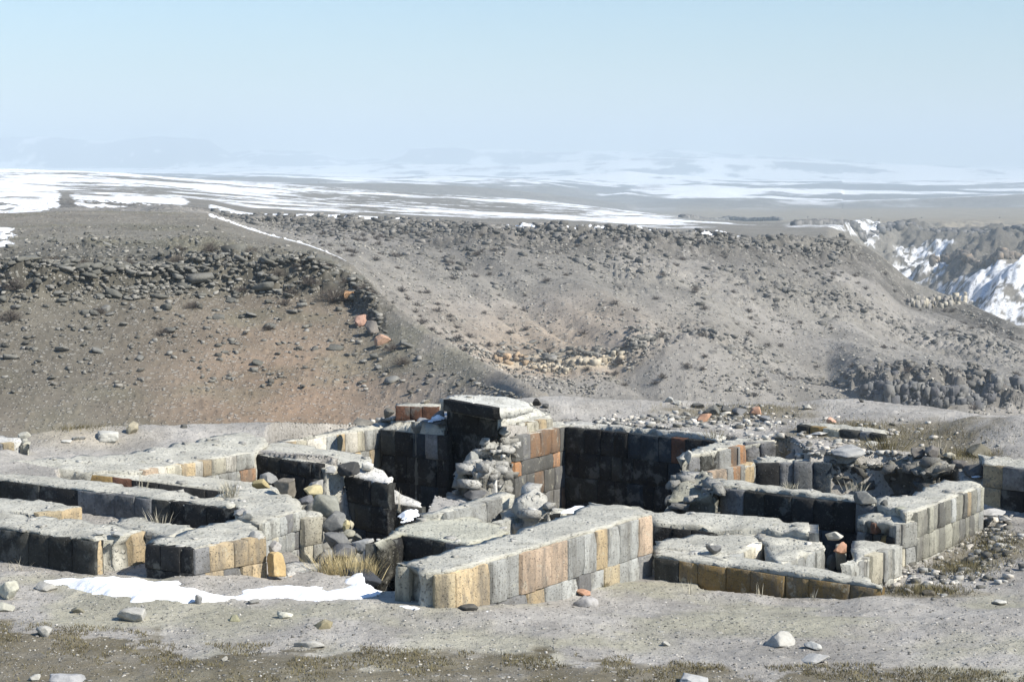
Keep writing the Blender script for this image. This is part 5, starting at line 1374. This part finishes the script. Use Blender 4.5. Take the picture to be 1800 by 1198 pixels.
snow_patch('snow_patch', 'blue-white shaded snow left of the olive block wall', [(1706,832,-5.85),(1716,826,-5.85),(1730,824,-5.85),(1730,831,-5.85),(1712,836,-5.85)], 12, .05, .06)

# ------------------------------------------------------------------ rocks on the far slopes
def at_layer(px, L):
    a = float(aslope(px)); j = int(np.clip(np.searchsorted(ac, a), 0, len(ac) - 1))
    y = float(np.interp(L, Lf[:, j], yf))
    i = int(np.clip(np.searchsorted(yf, y), 0, len(yf) - 1))
    return (a * y, y, float(Zf[i, j]))
rr = random.Random(11)
PROTO = []
for k in range(10):
    v, f = chunk(2000 + k) if k % 4 else rock_shape(2000 + k, 2, .7, 6)
    g_ = (.135, .133, .118) if k % 3 else (.20, .197, .18)
    me = mesh_np('boulder_proto', v * np.array([.5, .45, .4]), f, M['hill_rock'], np.broadcast_to(np.array(g_) * rr.uniform(.75, 1.15), (len(v), 3)), False, link=False).data
    PROTO.append(me)
def boulder(p, s, label, group, flat=1.0, me=None, name='boulder'):
    o = bpy.data.objects.new(name, me or rr.choice(PROTO))
    COL.objects.link(o)
    o.location = (p[0], p[1], p[2] + s * .10)
    o.scale = (s * rr.uniform(.8, 1.3), s * rr.uniform(.8, 1.2), s * rr.uniform(.45, .9) * flat)
    o.rotation_euler = (rr.uniform(-.3, .3), rr.uniform(-.3, .3), rr.uniform(0, 6.28))
    tag(o, label, 'boulder', group)
    return o
n1 = 0
while n1 < 170:
    px = rr.uniform(-30, 668); L = rr.gauss(3.78, .13) if rr.random() < .75 else rr.gauss(4.3, .3)
    if fbm(px / 40, L * 2, 55, 2) < .40: continue
    boulder(at_layer(px, L), rr.uniform(.5, 1.35), 'grey boulder of the broken rock band across the near slope, ' + ('left part' if px < 220 else 'middle part' if px < 440 else 'right part'), 'boulders of the rock band on the near slope, ' + ('left' if px < 220 else 'middle' if px < 440 else 'right'), .8); n1 += 1
for px, L, s, lab in [(145, 3.75, 2.2, 'rounded boulder at the left part of the rock band, second from left'), (165, 3.7, 2.0, 'large boulder just right of the rounded one in the rock band'), (55, 3.9, 2.2, 'leftmost large boulder of the rock band on the near slope'),
    (415, 4.5, 3.0, 'large isolated boulder just above the middle of the rock band'), (545, 4.5, 2.6, 'left one of two boulders above the right part of the rock band'), (570, 4.5, 2.6, 'right one of two boulders above the right part of the rock band'),
    (353, 3.6, 3.0, 'tall upright boulder standing out below the middle of the rock band'), (465, 3.3, 2.2, 'boulder lying below the right part of the rock band')]:
    boulder(at_layer(px, L), s, lab, None, 1)
n1 = 0
while n1 < 95:
    px = rr.uniform(-20, 720); L = rr.uniform(2.5, 3.6) if rr.random() < .7 or px > 650 else rr.uniform(4.2, 5.2)
    boulder(at_layer(px, L), rr.uniform(.6, 1.5), 'grey stone fallen on the near slope ' + ('below' if L < 4 else 'above') + (' the left half of the rock band' if px < 330 else ' the right half of the rock band'), 'stones strewn ' + ('below' if L < 4 else 'above') + (' the left half' if px < 330 else ' the right half'), .8); n1 += 1
def coloured(px, L, s, col, label, seed, flat=.8, blocky=.5):
    p = at_layer(px, L)
    return rock('boulder', label, 'boulder', (p[0], p[1], p[2] - s * .1), (s * 1.2, s, s * flat), col, seed, None, blocky, None, .25, .1, 'hill_rock')
coloured(612, 3.3, 1.3, (.34,.21,.12), 'small orange-brown boulder on the near slope, above the big shrub', 801)
coloured(634, 2.92, 1.7, (.36,.23,.18), 'salmon-pink boulder low on the near slope, left one of the two', 802, .8)
coloured(655, 2.93, 1.6, (.20,.18,.16), 'grey boulder between the salmon and the orange one low on the near slope', 803, 1.0)
coloured(673, 2.91, 1.4, (.38,.25,.18), 'pale orange boulder low on the near slope, right one of the two', 804, 1.0)
coloured(930, 2.2, 2.4, (.06,.055,.05), 'black boulder on the shoulder of the near slope above the tower stub', 805, .5)

def scatter(name, label, n, fpos, smin, smax, mat, cols, seed, sub=1, flat=.7):
    r = np.random.default_rng(seed)
    shp = [rock_shape(3000 + seed + k, sub, .4, 8) for k in range(12)] if sub == 0 else [chunk(3000 + seed * 13 + k) for k in range(12)]
    V = []; Fs = []; Cc = []; off = 0
    for i in range(n):
        p = fpos(r)
        if p is None: continue
        v, f = shp[r.integers(12)]
        s = smin * (smax / smin) ** (r.random() ** 1.8)
        t = r.uniform(0, 6.28); c, q = math.cos(t), math.sin(t)
        w = v * np.array([s, s * r.uniform(.6, 1), s * flat * r.uniform(.5, 1)]) * .5
        w = np.column_stack([w[:, 0] * c - w[:, 1] * q, w[:, 0] * q + w[:, 1] * c, w[:, 2]]) + np.array([p[0], p[1], p[2] + s * .08])
        V.append(w); Fs.append(f + off); off += len(v)
        Cc.append(np.broadcast_to(np.array(cols[r.integers(len(cols))]) * r.uniform(.7, 1.25), (len(v), 3)))
    o = mesh_np(name, np.vstack(V), np.vstack(Fs), M[mat], np.vstack(Cc), False)
    tag(o, label, 'rubble', None, 'stuff')
    return o
GRY = [(.165,.160,.142), (.26,.25,.225), (.13,.126,.112)]
def f_lh(r):
    px = r.uniform(-120, 960); L = 2.3 + 3.2 * r.random() if r.random() < .55 else r.normal(3.8, .2)
    if fbm(px / 26, L * 5, 57, 3) < .40: return None
    if px > 668 and (L > 3.2 or r.random() < .6): return None
    return at_layer(px, L)
scatter('scree', 'small loose stones strewn over the near slope', 14000, f_lh, .12, .75, 'hill_rock', GRY, 1)
def f_rim(r):
    px = r.uniform(380, 1490); L = r.normal(12.45, .22) if r.random() < .7 else r.normal(12.0, .45)
    if fbm(px / 60, L * 2, 66, 2) < .36: return None
    return at_layer(px, L)
scatter('scree', 'jumbled rocks of the brink along the top of the far slope', 5200, f_rim, .7, 2.8, 'hill_rock', [(.15,.145,.135), (.20,.19,.175), (.12,.115,.105)], 2)
def f_mid(r):
    px = r.uniform(420, 2100); L = r.uniform(8.2, 12.4)
    if fbm(px / 60, L * 2.5, 67, 4) < .47: return None
    return at_layer(px, L)
scatter('scree', 'small loose stones strewn over the far slope', 20000, f_mid, .25, 1.0, 'hill_rock', [(.26,.245,.215), (.21,.20,.175), (.36,.34,.30)], 3)
def f_band(r):
    px = r.uniform(880, 1340); L = r.normal(9.9, .16)
    if px < 1110 and (L < 9.9 or r.random() < .5): return None
    return at_layer(px, L)
scatter('scree', 'rock band halfway down the far slope', 1500, f_band, .7, 2.6, 'hill_rock', [(.17,.165,.15), (.22,.21,.19)], 4)
def f_right(r):
    px = r.uniform(1340, 2100); return at_layer(px, r.normal(11.2, .12) if r.random() < .5 else r.normal(9.9, .2))
scatter('scree', 'rock bands on the spur at the right', 1500, f_right, .7, 2.6, 'hill_rock', [(.15,.145,.135), (.20,.19,.17)], 5)

# cliffs -------------------------------------------------------------
def cliff(label, pts, thick, seed, cols, cat='cliff', side=1.2, step=.7, mat='hill_rock', name='cliff', cs=4.0, colm=1.6, jag=.12):
    """pts: (px, py_top, py_bottom, D) along the face; a broken rock face standing out of the slope"""
    r = random.Random(seed)
    front = []
    for k in range(len(pts) - 1):
        (a, b, c, d), (a2, b2, c2, d2) = pts[k], pts[k + 1]
        m = max(2, int(abs(a2 - a) / 7))
        for q in range(m):
            t = q / m + r.uniform(-.2, .2) / m; t = max(0, t)
            hh = (c - b) * (1 - t) + (c2 - b2) * t
            front.append(np.array(P(a + (a2 - a) * t, b + (b2 - b) * t + r.uniform(-.1, jag * 3) * hh, d + (d2 - d) * t + r.uniform(-1, 1) * side * .6)))
    low = min(P(a, c, d)[2] for a, b, c, d in pts)
    back = []
    for k in range(0, len(front), 2):
        p = front[len(front) - 1 - k]; y2 = p[1] + thick * r.uniform(.7, 1.2); x2 = p[0] * y2 / p[1]
        back.append(np.array((x2, y2, max(p[2] + .2, gz(x2, y2) + .15))))
    o = core(name, front + back, low - 3, M[mat], None, r, step=step, top_amp=.5 * side / 1.2 * .6, side_amp=side, col=cols, world=True, cs=cs, colm=colm)
    tag(o, label, cat, None, 'thing')
    return o
def rock_line(name, label, pts, rows, smin, smax, tall, cols, seed, spread=1.0, blocky=.75, kind=None, lift=0.0):
    """a broken rock face: squarish blocks packed along a line (px, py_top, py_bottom, D) and stacked up the face"""
    r = np.random.default_rng(seed); V = []; Fs = []; Cc = []; off = 0
    shp = [chunk(8000 + seed * 20 + k) for k in range(10)]
    for k in range(len(pts) - 1):
        a, b = np.array(pts[k], float), np.array(pts[k + 1], float)
        a[3] = hit(a[0], a[2], 60)[1]; b[3] = hit(b[0], b[2], 60)[1]
        A_, B_ = np.array(P(a[0], a[2], a[3])), np.array(P(b[0], b[2], b[3]))
        ln = np.linalg.norm(B_ - A_); m = max(1, int(ln / ((smin + smax) * .30)))
        for q in range(m):
            t = (q + r.uniform(-.4, .4)) / m; c = a + (b - a) * t
            q0 = P(c[0], c[2], c[3]); zb = gz(q0[0], q0[1]) - .1 * smax; zt = zb + (c[2] - c[1]) * c[3] / F + .1 * smax
            for w in range(rows):
                s_ = smin * (smax / smin) ** r.random(); hh = s_ * tall * r.uniform(.7, 1.3)
                fz = (w + r.uniform(0, .9)) / rows
                z_ = zb + (zt - zb) * fz - hh * .1 + lift
                p = np.array([*P(c[0], c[1], c[3] + fz * spread * 2 + r.normal() * spread)[:2], min(z_, zt - hh * .45)])
                v, f = shp[r.integers(10)]
                th = r.uniform(0, 3.14)
                w_ = v * np.array([s_, s_ * r.uniform(.7, 1.1), hh]) * .5
                w_ = np.column_stack([w_[:, 0] * math.cos(th) - w_[:, 1] * math.sin(th), w_[:, 0] * math.sin(th) + w_[:, 1] * math.cos(th), w_[:, 2]]) + p
                V.append(w_); Fs.append(f + off); off += len(v)
                Cc.append(np.broadcast_to(np.array(cols[r.integers(len(cols))]) * r.uniform(.8, 1.2), (len(v), 3)))
    o = mesh_np(name, np.vstack(V), np.vstack(Fs), M['hill_rock'], np.vstack(Cc), False)
    tag(o, label, 'rock face', None, 'thing')
    return o
CR = [(.44,.38,.29), (.38,.34,.27), (.34,.29,.22), (.48,.43,.34)]; ORC = [(.36,.26,.17), (.32,.25,.18), (.40,.30,.20)]
DKC = [(.13,.13,.13), (.17,.165,.16), (.10,.10,.105)]
rock_line('rock_face', 'short orange-ochre rock face below the far slope, left of the cream one', [(870,624,636,434),(905,620,636,433),(932,628,640,433)], 2, 1.0, 2.4, .8, ORC, 1, .6)
rock_line('rock_face', 'low broken cream rock face between the orange and the long cream one', [(940,640,650,430),(965,638,656,429),(1000,648,658,429)], 2, .8, 2.2, .8, CR, 2, .6)
rock_line('rock_face', 'long cream-coloured rock face at the bottom of the far slope', [(985,634,644,431),(1010,632,642,430),(1045,628,640,430),(1070,620,636,431),(1098,613,628,433)], 2, .9, 2.4, .9, CR, 3, .5)
rock_line('rock_face', 'cream and grey pillars of rock on the shoulder of the right spur', [(1596,526,536,594),(1612,520,540,592),(1640,518,540,590),(1660,523,539,590),(1688,520,534,592)], 2, 1.0, 2.2, 1.4, [(.36,.33,.27), (.28,.265,.235), (.20,.19,.18)], 4, 1.0)
rock_line('rock_face', 'small bright rock at the right end of the spur, against the canyon', [(1680,516,526,600),(1697,515,527,599)], 2, 1.4, 2.2, 1.1, [(.46,.42,.34)], 5, .6)
rock_line('rock_face', 'dark columnar cliff at the bottom right of the far slope', [(1520,674,700,412),(1560,672,708,411),(1600,670,714,410),(1640,674,716,410),(1680,680,706,411),(1740,684,700,412),(1850,684,700,414)], 9, .5, 2.9, 1.3, [(.14,.14,.14), (.19,.185,.175), (.11,.11,.115)], 6, 1.2)
rock_line('rock_face', 'upper thin dark rock step above the columnar cliff', [(1490,650,656,452),(1530,648,655,450),(1570,649,655,450),(1640,656,662,452)], 1, 1.0, 2.4, 1.0, DKC, 7, .8)
rock_line('rock_face', 'brown cliff band on the rounded hill inside the canyon', [(1640,450,461,1170),(1665,450,462,1165),(1700,448,461,1155),(1760,440,452,1160),(1860,434,444,1180)], 3, 2.5, 5.5, 1.1, [(.19,.165,.14), (.15,.135,.12), (.24,.20,.16)], 8, 5)
rock_line('rock_face', 'upper dark cliff band on the rounded hill inside the canyon', [(1640,404,411,1400),(1720,404,411,1390),(1800,402,409,1390),(1900,402,409,1400)], 2, 4, 8, 1.0, DKC, 9, 5)
rock_line('rock_face', 'distant dark rock rim of the canyon, left part', [(1200,378,383,1900),(1280,380,386,1850),(1370,382,388,1800)], 2, 4, 9, .9, DKC, 10, 8)
rock_line('rock_face', 'distant dark rock rim of the canyon, middle part', [(1400,388,396,1560),(1500,393,401,1540),(1560,395,402,1530),(1640,394,400,1560)], 2, 4, 8, .9, DKC, 11, 8)

# ------------------------------------------------------------------ shrubs
def shrub_mesh(seed, n, wtw, lean=1.0):
    r = np.random.default_rng(seed); V = []; Fc = []
    for i in range(n):
        th = r.uniform(0, 6.28); el = r.uniform(.25, 1.5) if r.random() < .8 else r.uniform(.05, .5)
        ln = r.uniform(.55, 1.0) * (.8 + .2 * math.sin(el))
        d = np.array([math.cos(th) * math.cos(el), math.sin(th) * math.cos(el), math.sin(el) * .85])
        b = np.array([math.cos(th), math.sin(th), 0]) * r.uniform(0, .12)
        k1 = b + d * ln * .5 + r.normal(0, .04, 3); k2 = b + d * ln + r.normal(0, .07, 3)
        segs = [(b, k1, wtw, wtw * .8), (k1, k2, wtw * .8, wtw * .4)]
        for q in range(3):
            t = r.uniform(.2, .95); s0 = k1 + (k2 - k1) * t
            segs.append((s0, s0 + (d + r.normal(0, .5, 3)) * r.uniform(.15, .32), wtw * .6, wtw * .3))
        for (p0, p1, w0, w1) in segs:
            a = p1 - p0; a = a / (np.linalg.norm(a) + 1e-9)
            u = np.cross(a, [0, 0, 1.0]) + 1e-3; u /= np.linalg.norm(u); v = np.cross(a, u)
            k = len(V)
            for (p, w) in ((p0, w0), (p1, w1)):
                for t in range(3):
                    V.append(p + (u * math.cos(t * 2.094) + v * math.sin(t * 2.094)) * w * .5)
            for t in range(3):
                Fc.append((k + t, k + (t + 1) % 3, k + 3 + (t + 1) % 3, k + 3 + t))
    V = np.array(V); V[:, 2] = np.maximum(V[:, 2], -.03)
    return mesh_np('shrub_proto', V, Fc, M['twig'], None, False, link=False).data
SH_BIG = [shrub_mesh(k, 120, .022) for k in range(4)]
SH_FAR = [shrub_mesh(20 + k, 46, .06) for k in range(5)]
def shrub(p, w, me, label, group, h=.75):
    o = bpy.data.objects.new('shrub', me); COL.objects.link(o)
    o.location = (p[0], p[1], p[2] - .05); o.scale = (w * .5, w * .5, w * .5 * h * rr.uniform(.9, 1.2)); o.rotation_euler = (0, 0, rr.uniform(0, 6.28))
    tag(o, label, 'shrub', group)
gN = 'leafless shrubs on the near slope'
for px, L, w, lab in [(588, 3.07, 5.0, 'biggest dark leafless shrub on the near slope, right of the middle'), (20, 2.85, 3.4, 'wide leafless shrub at the left end of the near slope'),
    (285, 2.72, 2.0, 'small leafless shrub low on the near slope, left of centre'), (340, 2.92, 2.6, 'leafless shrub below the rock band, above the small low one'),
    (472, 2.75, 1.8, 'small leafless shrub low on the near slope, left of the biggest one')]:
    shrub(at_layer(px, L), w, SH_BIG[rr.randrange(4)], lab, gN)
for px, L in [(312,4.05),(318,4.5),(372,4.45),(400,4.7),(228,4.0),(505,4.3),(655,4.1),(640,3.9),(530,3.75),(560,4.1),(175,2.9),(500,2.95),(392,4.35),(480,4.35),(425,3.2),(150,4.0),(95,4.05),(445,4.5),(575,3.85),(610,3.7),(545,3.3),(30,3.3),(690,2.9),(705,2.8),(515,3.15),(490,3.5)]:
    shrub(at_layer(px, L), rr.uniform(1.6, 3.0), SH_BIG[rr.randrange(4)], 'leafless grey-brown shrub near the rock band on the near slope', 'leafless shrubs along the rock band')
n1 = 0
while n1 < 250:
    px = rr.uniform(560, 1790); L = rr.uniform(8.3, 12.2)
    if fbm(px / 80, L * 1.3, 88, 3) < .47 and rr.random() < .8: continue
    p = at_layer(px, L); q = project(*p)
    if q[1] > 720 or hit(q[0], q[1], 60)[1] < p[1] - 12: continue
    shrub(p, rr.uniform(1.5, 3.6), SH_FAR[rr.randrange(5)], 'dark leafless shrub on the ' + ('upper' if L > 10.4 else 'lower') + ' far slope, ' + ('left third' if px < 900 else 'middle third' if px < 1280 else 'right third'), 'leafless shrubs on the ' + ('upper' if L > 10.4 else 'lower') + ' far slope, ' + ('left' if px < 900 else 'middle' if px < 1280 else 'right')); n1 += 1

# ------------------------------------------------------------------ poles far out on the plain
for px, py, h, D in [(560, 326, 8, 3300), (573, 324, 5, 3300), (536, 326, 4, 3200), (1713, 392, 8, 1900), (1420, 386, 6, 2000), (1532, 387, 6, 1950), (1620, 386, 5, 1950), (1757, 387, 6, 1900)]:
    p = P(px, py, D); hh = px2m(h, D); r0 = .35 if D < 2500 else .6
    z0 = p[2] - 4
    mb = MB()
    for (cx_, cz_, wx, wz) in ((0, (hh + 4) / 2, r0, hh + 4), (0, hh + 4 - .8, 2.2, .35)):
        v = np.array([[x * wx / 2 + cx_, y * r0 / 2, z * wz / 2 + cz_] for x in (-1, 1) for y in (-1, 1) for z in (-1, 1)])
        mb.add(v, [(0,1,3,2),(4,6,7,5),(0,4,5,1),(2,3,7,6),(0,2,6,4),(1,5,7,3)], (.1,.1,.1))
    o = mb.build('utility_pole', M['pole']); o.location = (p[0], p[1], z0)
    tag(o, {560: 'tall thin mast far out on the snowy plain at the left', 573: 'shorter mast just right of the tall thin one on the snowy plain', 536: 'shortest mast left of the tall thin one on the snowy plain'}.get(px, 'thin pole of the line along the far canyon rim'), 'pole', None if px < 600 else 'poles along the far canyon rim')

# ------------------------------------------------------------------ gravel, turf, dry grass
def f_near(r):
    px = r.uniform(-60, 1860); py = 700 + 510 * r.random() ** .8
    p = hit(px, py, 18)
    if p[1] > 47 or p[2] < -6.75: return None
    return p
scatter('gravel', 'fine loose gravel over the bare ground around the ruin', 12000, f_near, .014, .055, 'rock', [(.36,.345,.31), (.24,.23,.21), (.16,.155,.14), (.42,.40,.37)], 7, sub=0)
def f_chips(r):
    bl = [(1500,770,170,40),(1300,740,120,26),(1740,950,80,50),(1150,740,120,14),(700,745,60,12),(1620,1010,160,30),(1480,800,120,20)]
    b = bl[r.integers(len(bl))]
    p = hit(b[0] + r.normal() * b[2] * .5, min(1196, b[1] + r.normal() * b[3] * .5), 18)
    if p[1] > 47.5 or p[2] < -6.9: return None
    return p
scatter('stone_chips', 'broken stone chips in the weedy patches around the ruin', 1500, f_chips, .05, .20, 'rock', [(.42,.41,.38), (.25,.25,.235), (.14,.135,.12), (.50,.47,.42)], 8, sub=1)

def blades(name, n, fpos, hmin, hmax, wid, mat, seed, label, lean=.5, cat='grass'):
    r = np.random.default_rng(seed); V = np.zeros((n * 3, 3)); k = 0
    for i in range(n):
        p = fpos(r)
        if p is None: continue
        h = r.uniform(hmin, hmax); t = r.uniform(0, 6.28); s = r.uniform(0, 6.28); ln = r.uniform(0, lean) * h
        dx, dy = math.cos(t) * wid / 2, math.sin(t) * wid / 2
        V[k] = (p[0] - dx, p[1] - dy, p[2] - .005); V[k + 1] = (p[0] + dx, p[1] + dy, p[2] - .005)
        V[k + 2] = (p[0] + math.cos(s) * ln, p[1] + math.sin(s) * ln, p[2] + h); k += 3
    o = mesh_np(name, V[:k], np.arange(k).reshape(-1, 3), M[mat])
    tag(o, label, cat, None, 'stuff')
    return o
jt, it_ = {}, None
def f_turf(r):
    px = r.uniform(-60, 1860)
    e_ = np.interp(px, [-900, 0, 270, 285, 560, 700, 1100, 1300, 1380, 1500, 1800, 2900], [1095, 1090, 1118, 1138, 1136, 1146, 1160, 1178, 1176, 1172, 1188, 1200])
    py = e_ - 6 + abs(r.normal()) * 45
    if fbm(px / 60, py / 22, 735, 4) < .47: return None
    if py > 1225: return None
    return hit(px, py, 18)
blades('turf_grass', 30000, f_turf, .02, .055, .012, 'turf', 1, 'short brown winter grass in the strip nearest the camera', 1.2)
def f_weed(r):
    bl = [(1610,765,150,22),(1490,752,90,14),(1700,800,60,10),(1740,960,70,26),(1680,1000,70,14),(1300,720,130,14),(1620,1040,80,8),(100,752,90,6)]
    b = bl[r.integers(len(bl))]
    p = hit(b[0] + r.normal() * b[2] * .5, b[1] + r.normal() * b[3] * .5, 20)
    if p[1] > 47.5 or p[2] < -6.9: return None
    return p
blades('weeds', 9000, f_weed, .04, .14, .010, 'turf', 2, 'dry weeds on the ground behind and right of the ruin', 1.3)
def tuft(px, py, z, w, h, n, label, seed, mat='straw', name='dry_grass', lean=.7):
    p0 = T(px, py, z); r = np.random.default_rng(seed); mb = MB()
    W_ = px2m(w, p0[1]); H_ = px2m(h, p0[1])
    for i in range(n):
        b = np.array([r.normal() * W_ * .22, r.normal() * W_ * .14, 0]); t = r.uniform(0, 6.28)
        hh = H_ * r.uniform(.55, 1.1); ln = hh * r.uniform(.1, lean)
        d = np.array([math.cos(t) * ln + b[0] * .6, math.sin(t) * ln, hh])
        m = b + d * .55 + np.array([0, 0, hh * .08]); e_ = b + d
        wd = r.uniform(.006, .011); u = np.array([math.cos(t + 1.5), math.sin(t + 1.5), 0]) * wd / 2
        mb.add([b - u, b + u, m + u * .8, m - u * .8, e_], [(0, 1, 2, 3), (3, 2, 4)], (1, 1, 1))
    o = mb.build(name, M[mat]); o.location = p0
    tag(o, label, 'dry grass')
    return o
tuft(603, 1034, -6.36, 84, 66, 700, 'big golden clump of dry grass in the gap beside the snow', 1)
tuft(640, 1018, -6.25, 50, 44, 260, 'smaller golden grass at the foot of the tumbled stones', 11)
tuft(405, 873, -5.42, 34, 32, 90, 'pale dry tuft standing on the end of the longest left wall', 2, 'pale_straw')
tuft(1503, 862, -5.72, 34, 20, 60, 'pale dry tuft on the thin top of the blackened wall', 3, 'pale_straw')
tuft(1389, 858, -5.72, 40, 14, 46, 'low row of pale stalks in front of the upright slate slabs', 4, 'pale_straw')
tuft(1555, 795, -5.85, 60, 26, 120, 'tangled brown weeds overhanging the sunken room', 5, 'turf')
tuft(1648, 805, -5.8, 30, 46, 18, 'few tall bare stalks above the right end of the sunken room', 6, 'pale_straw', lean=.4)
tuft(1560, 790, -5.8, 120, 26, 200, 'long tangle of dry brown weeds behind the sunken room', 7, 'turf')
tuft(280, 925, -5.75, 40, 34, 26, 'thin stalks in the dark trench at the left', 8, 'pale_straw')
tuft(372, 915, -5.85, 30, 26, 22, 'thin stalks at the right end of the dark trench', 9, 'pale_straw')
tuft(702, 900, -6.4, 14, 44, 12, 'two thin pale stalks on the lowest step of the blackened wall', 10, 'pale_straw', lean=.3)
tuft(30, 1008, -5.98, 60, 26, 22, 'thin bare twig at the foot of the front-left wall', 12, 'pale_straw', lean=1.2)
tuft(250, 858, -5.42, 22, 30, 10, 'sparse stalks before the reddish-brown wall side', 13, 'pale_straw', lean=.5)
tuft(1212, 1046, -6.4, 14, 32, 10, 'single seed-headed stalk near the left end of the mossy brown wall', 14, 'pale_straw', lean=.4)
tuft(1335, 1050, -6.4, 14, 28, 8, 'thin stalk in front of the middle of the mossy brown wall', 15, 'pale_straw', lean=.3)
tuft(1428, 1054, -6.35, 14, 20, 10, 'short stalks near the right end of the mossy brown wall', 16, 'pale_straw', lean=.6)
tuft(795, 1064, -6.28, 30, 16, 50, 'small tuft at the left foot of the front diagonal wall', 17, 'straw')
tuft(1255, 770, -5.85, 50, 18, 60, 'dry stalks hanging at the right end of the deep room brink', 18, 'turf')
tuft(1060, 1032, -6.34, 24, 12, 50, 'small grey cushion plant beside the salmon-topped stone', 19, 'turf')

# ------------------------------------------------------------------ haze: the air between here and the mountains
hx, hy0, hy1, hz0, hz1 = 30000.0, -2500.0, 24000.0, -150.0, 430.0
v = [(-hx,hy0,hz0),(hx,hy0,hz0),(hx,hy1,hz0),(-hx,hy1,hz0),(-hx,hy0,hz1),(hx,hy0,hz1),(hx,hy1,hz1),(-hx,hy1,hz1)]
hz = mesh_np('haze', v, [(0,3,2,1),(4,5,6,7),(0,1,5,4),(1,2,6,5),(2,3,7,6),(3,0,4,7)])
m = bpy.data.materials.new('haze'); m.use_nodes = True; n = m.node_tree; n.nodes.clear()
o_ = n.nodes.new("ShaderNodeOutputMaterial"); pv = n.nodes.new("ShaderNodeVolumePrincipled")
pv.inputs["Color"].default_value = (.62, .72, .79, 1); pv.inputs["Density"].default_value = 1.65e-4; pv.inputs["Anisotropy"].default_value = 0.0
n.links.new(pv.outputs[0], o_.inputs["Volume"])
hz.data.materials.append(m)
tag(hz, kind='stuff')
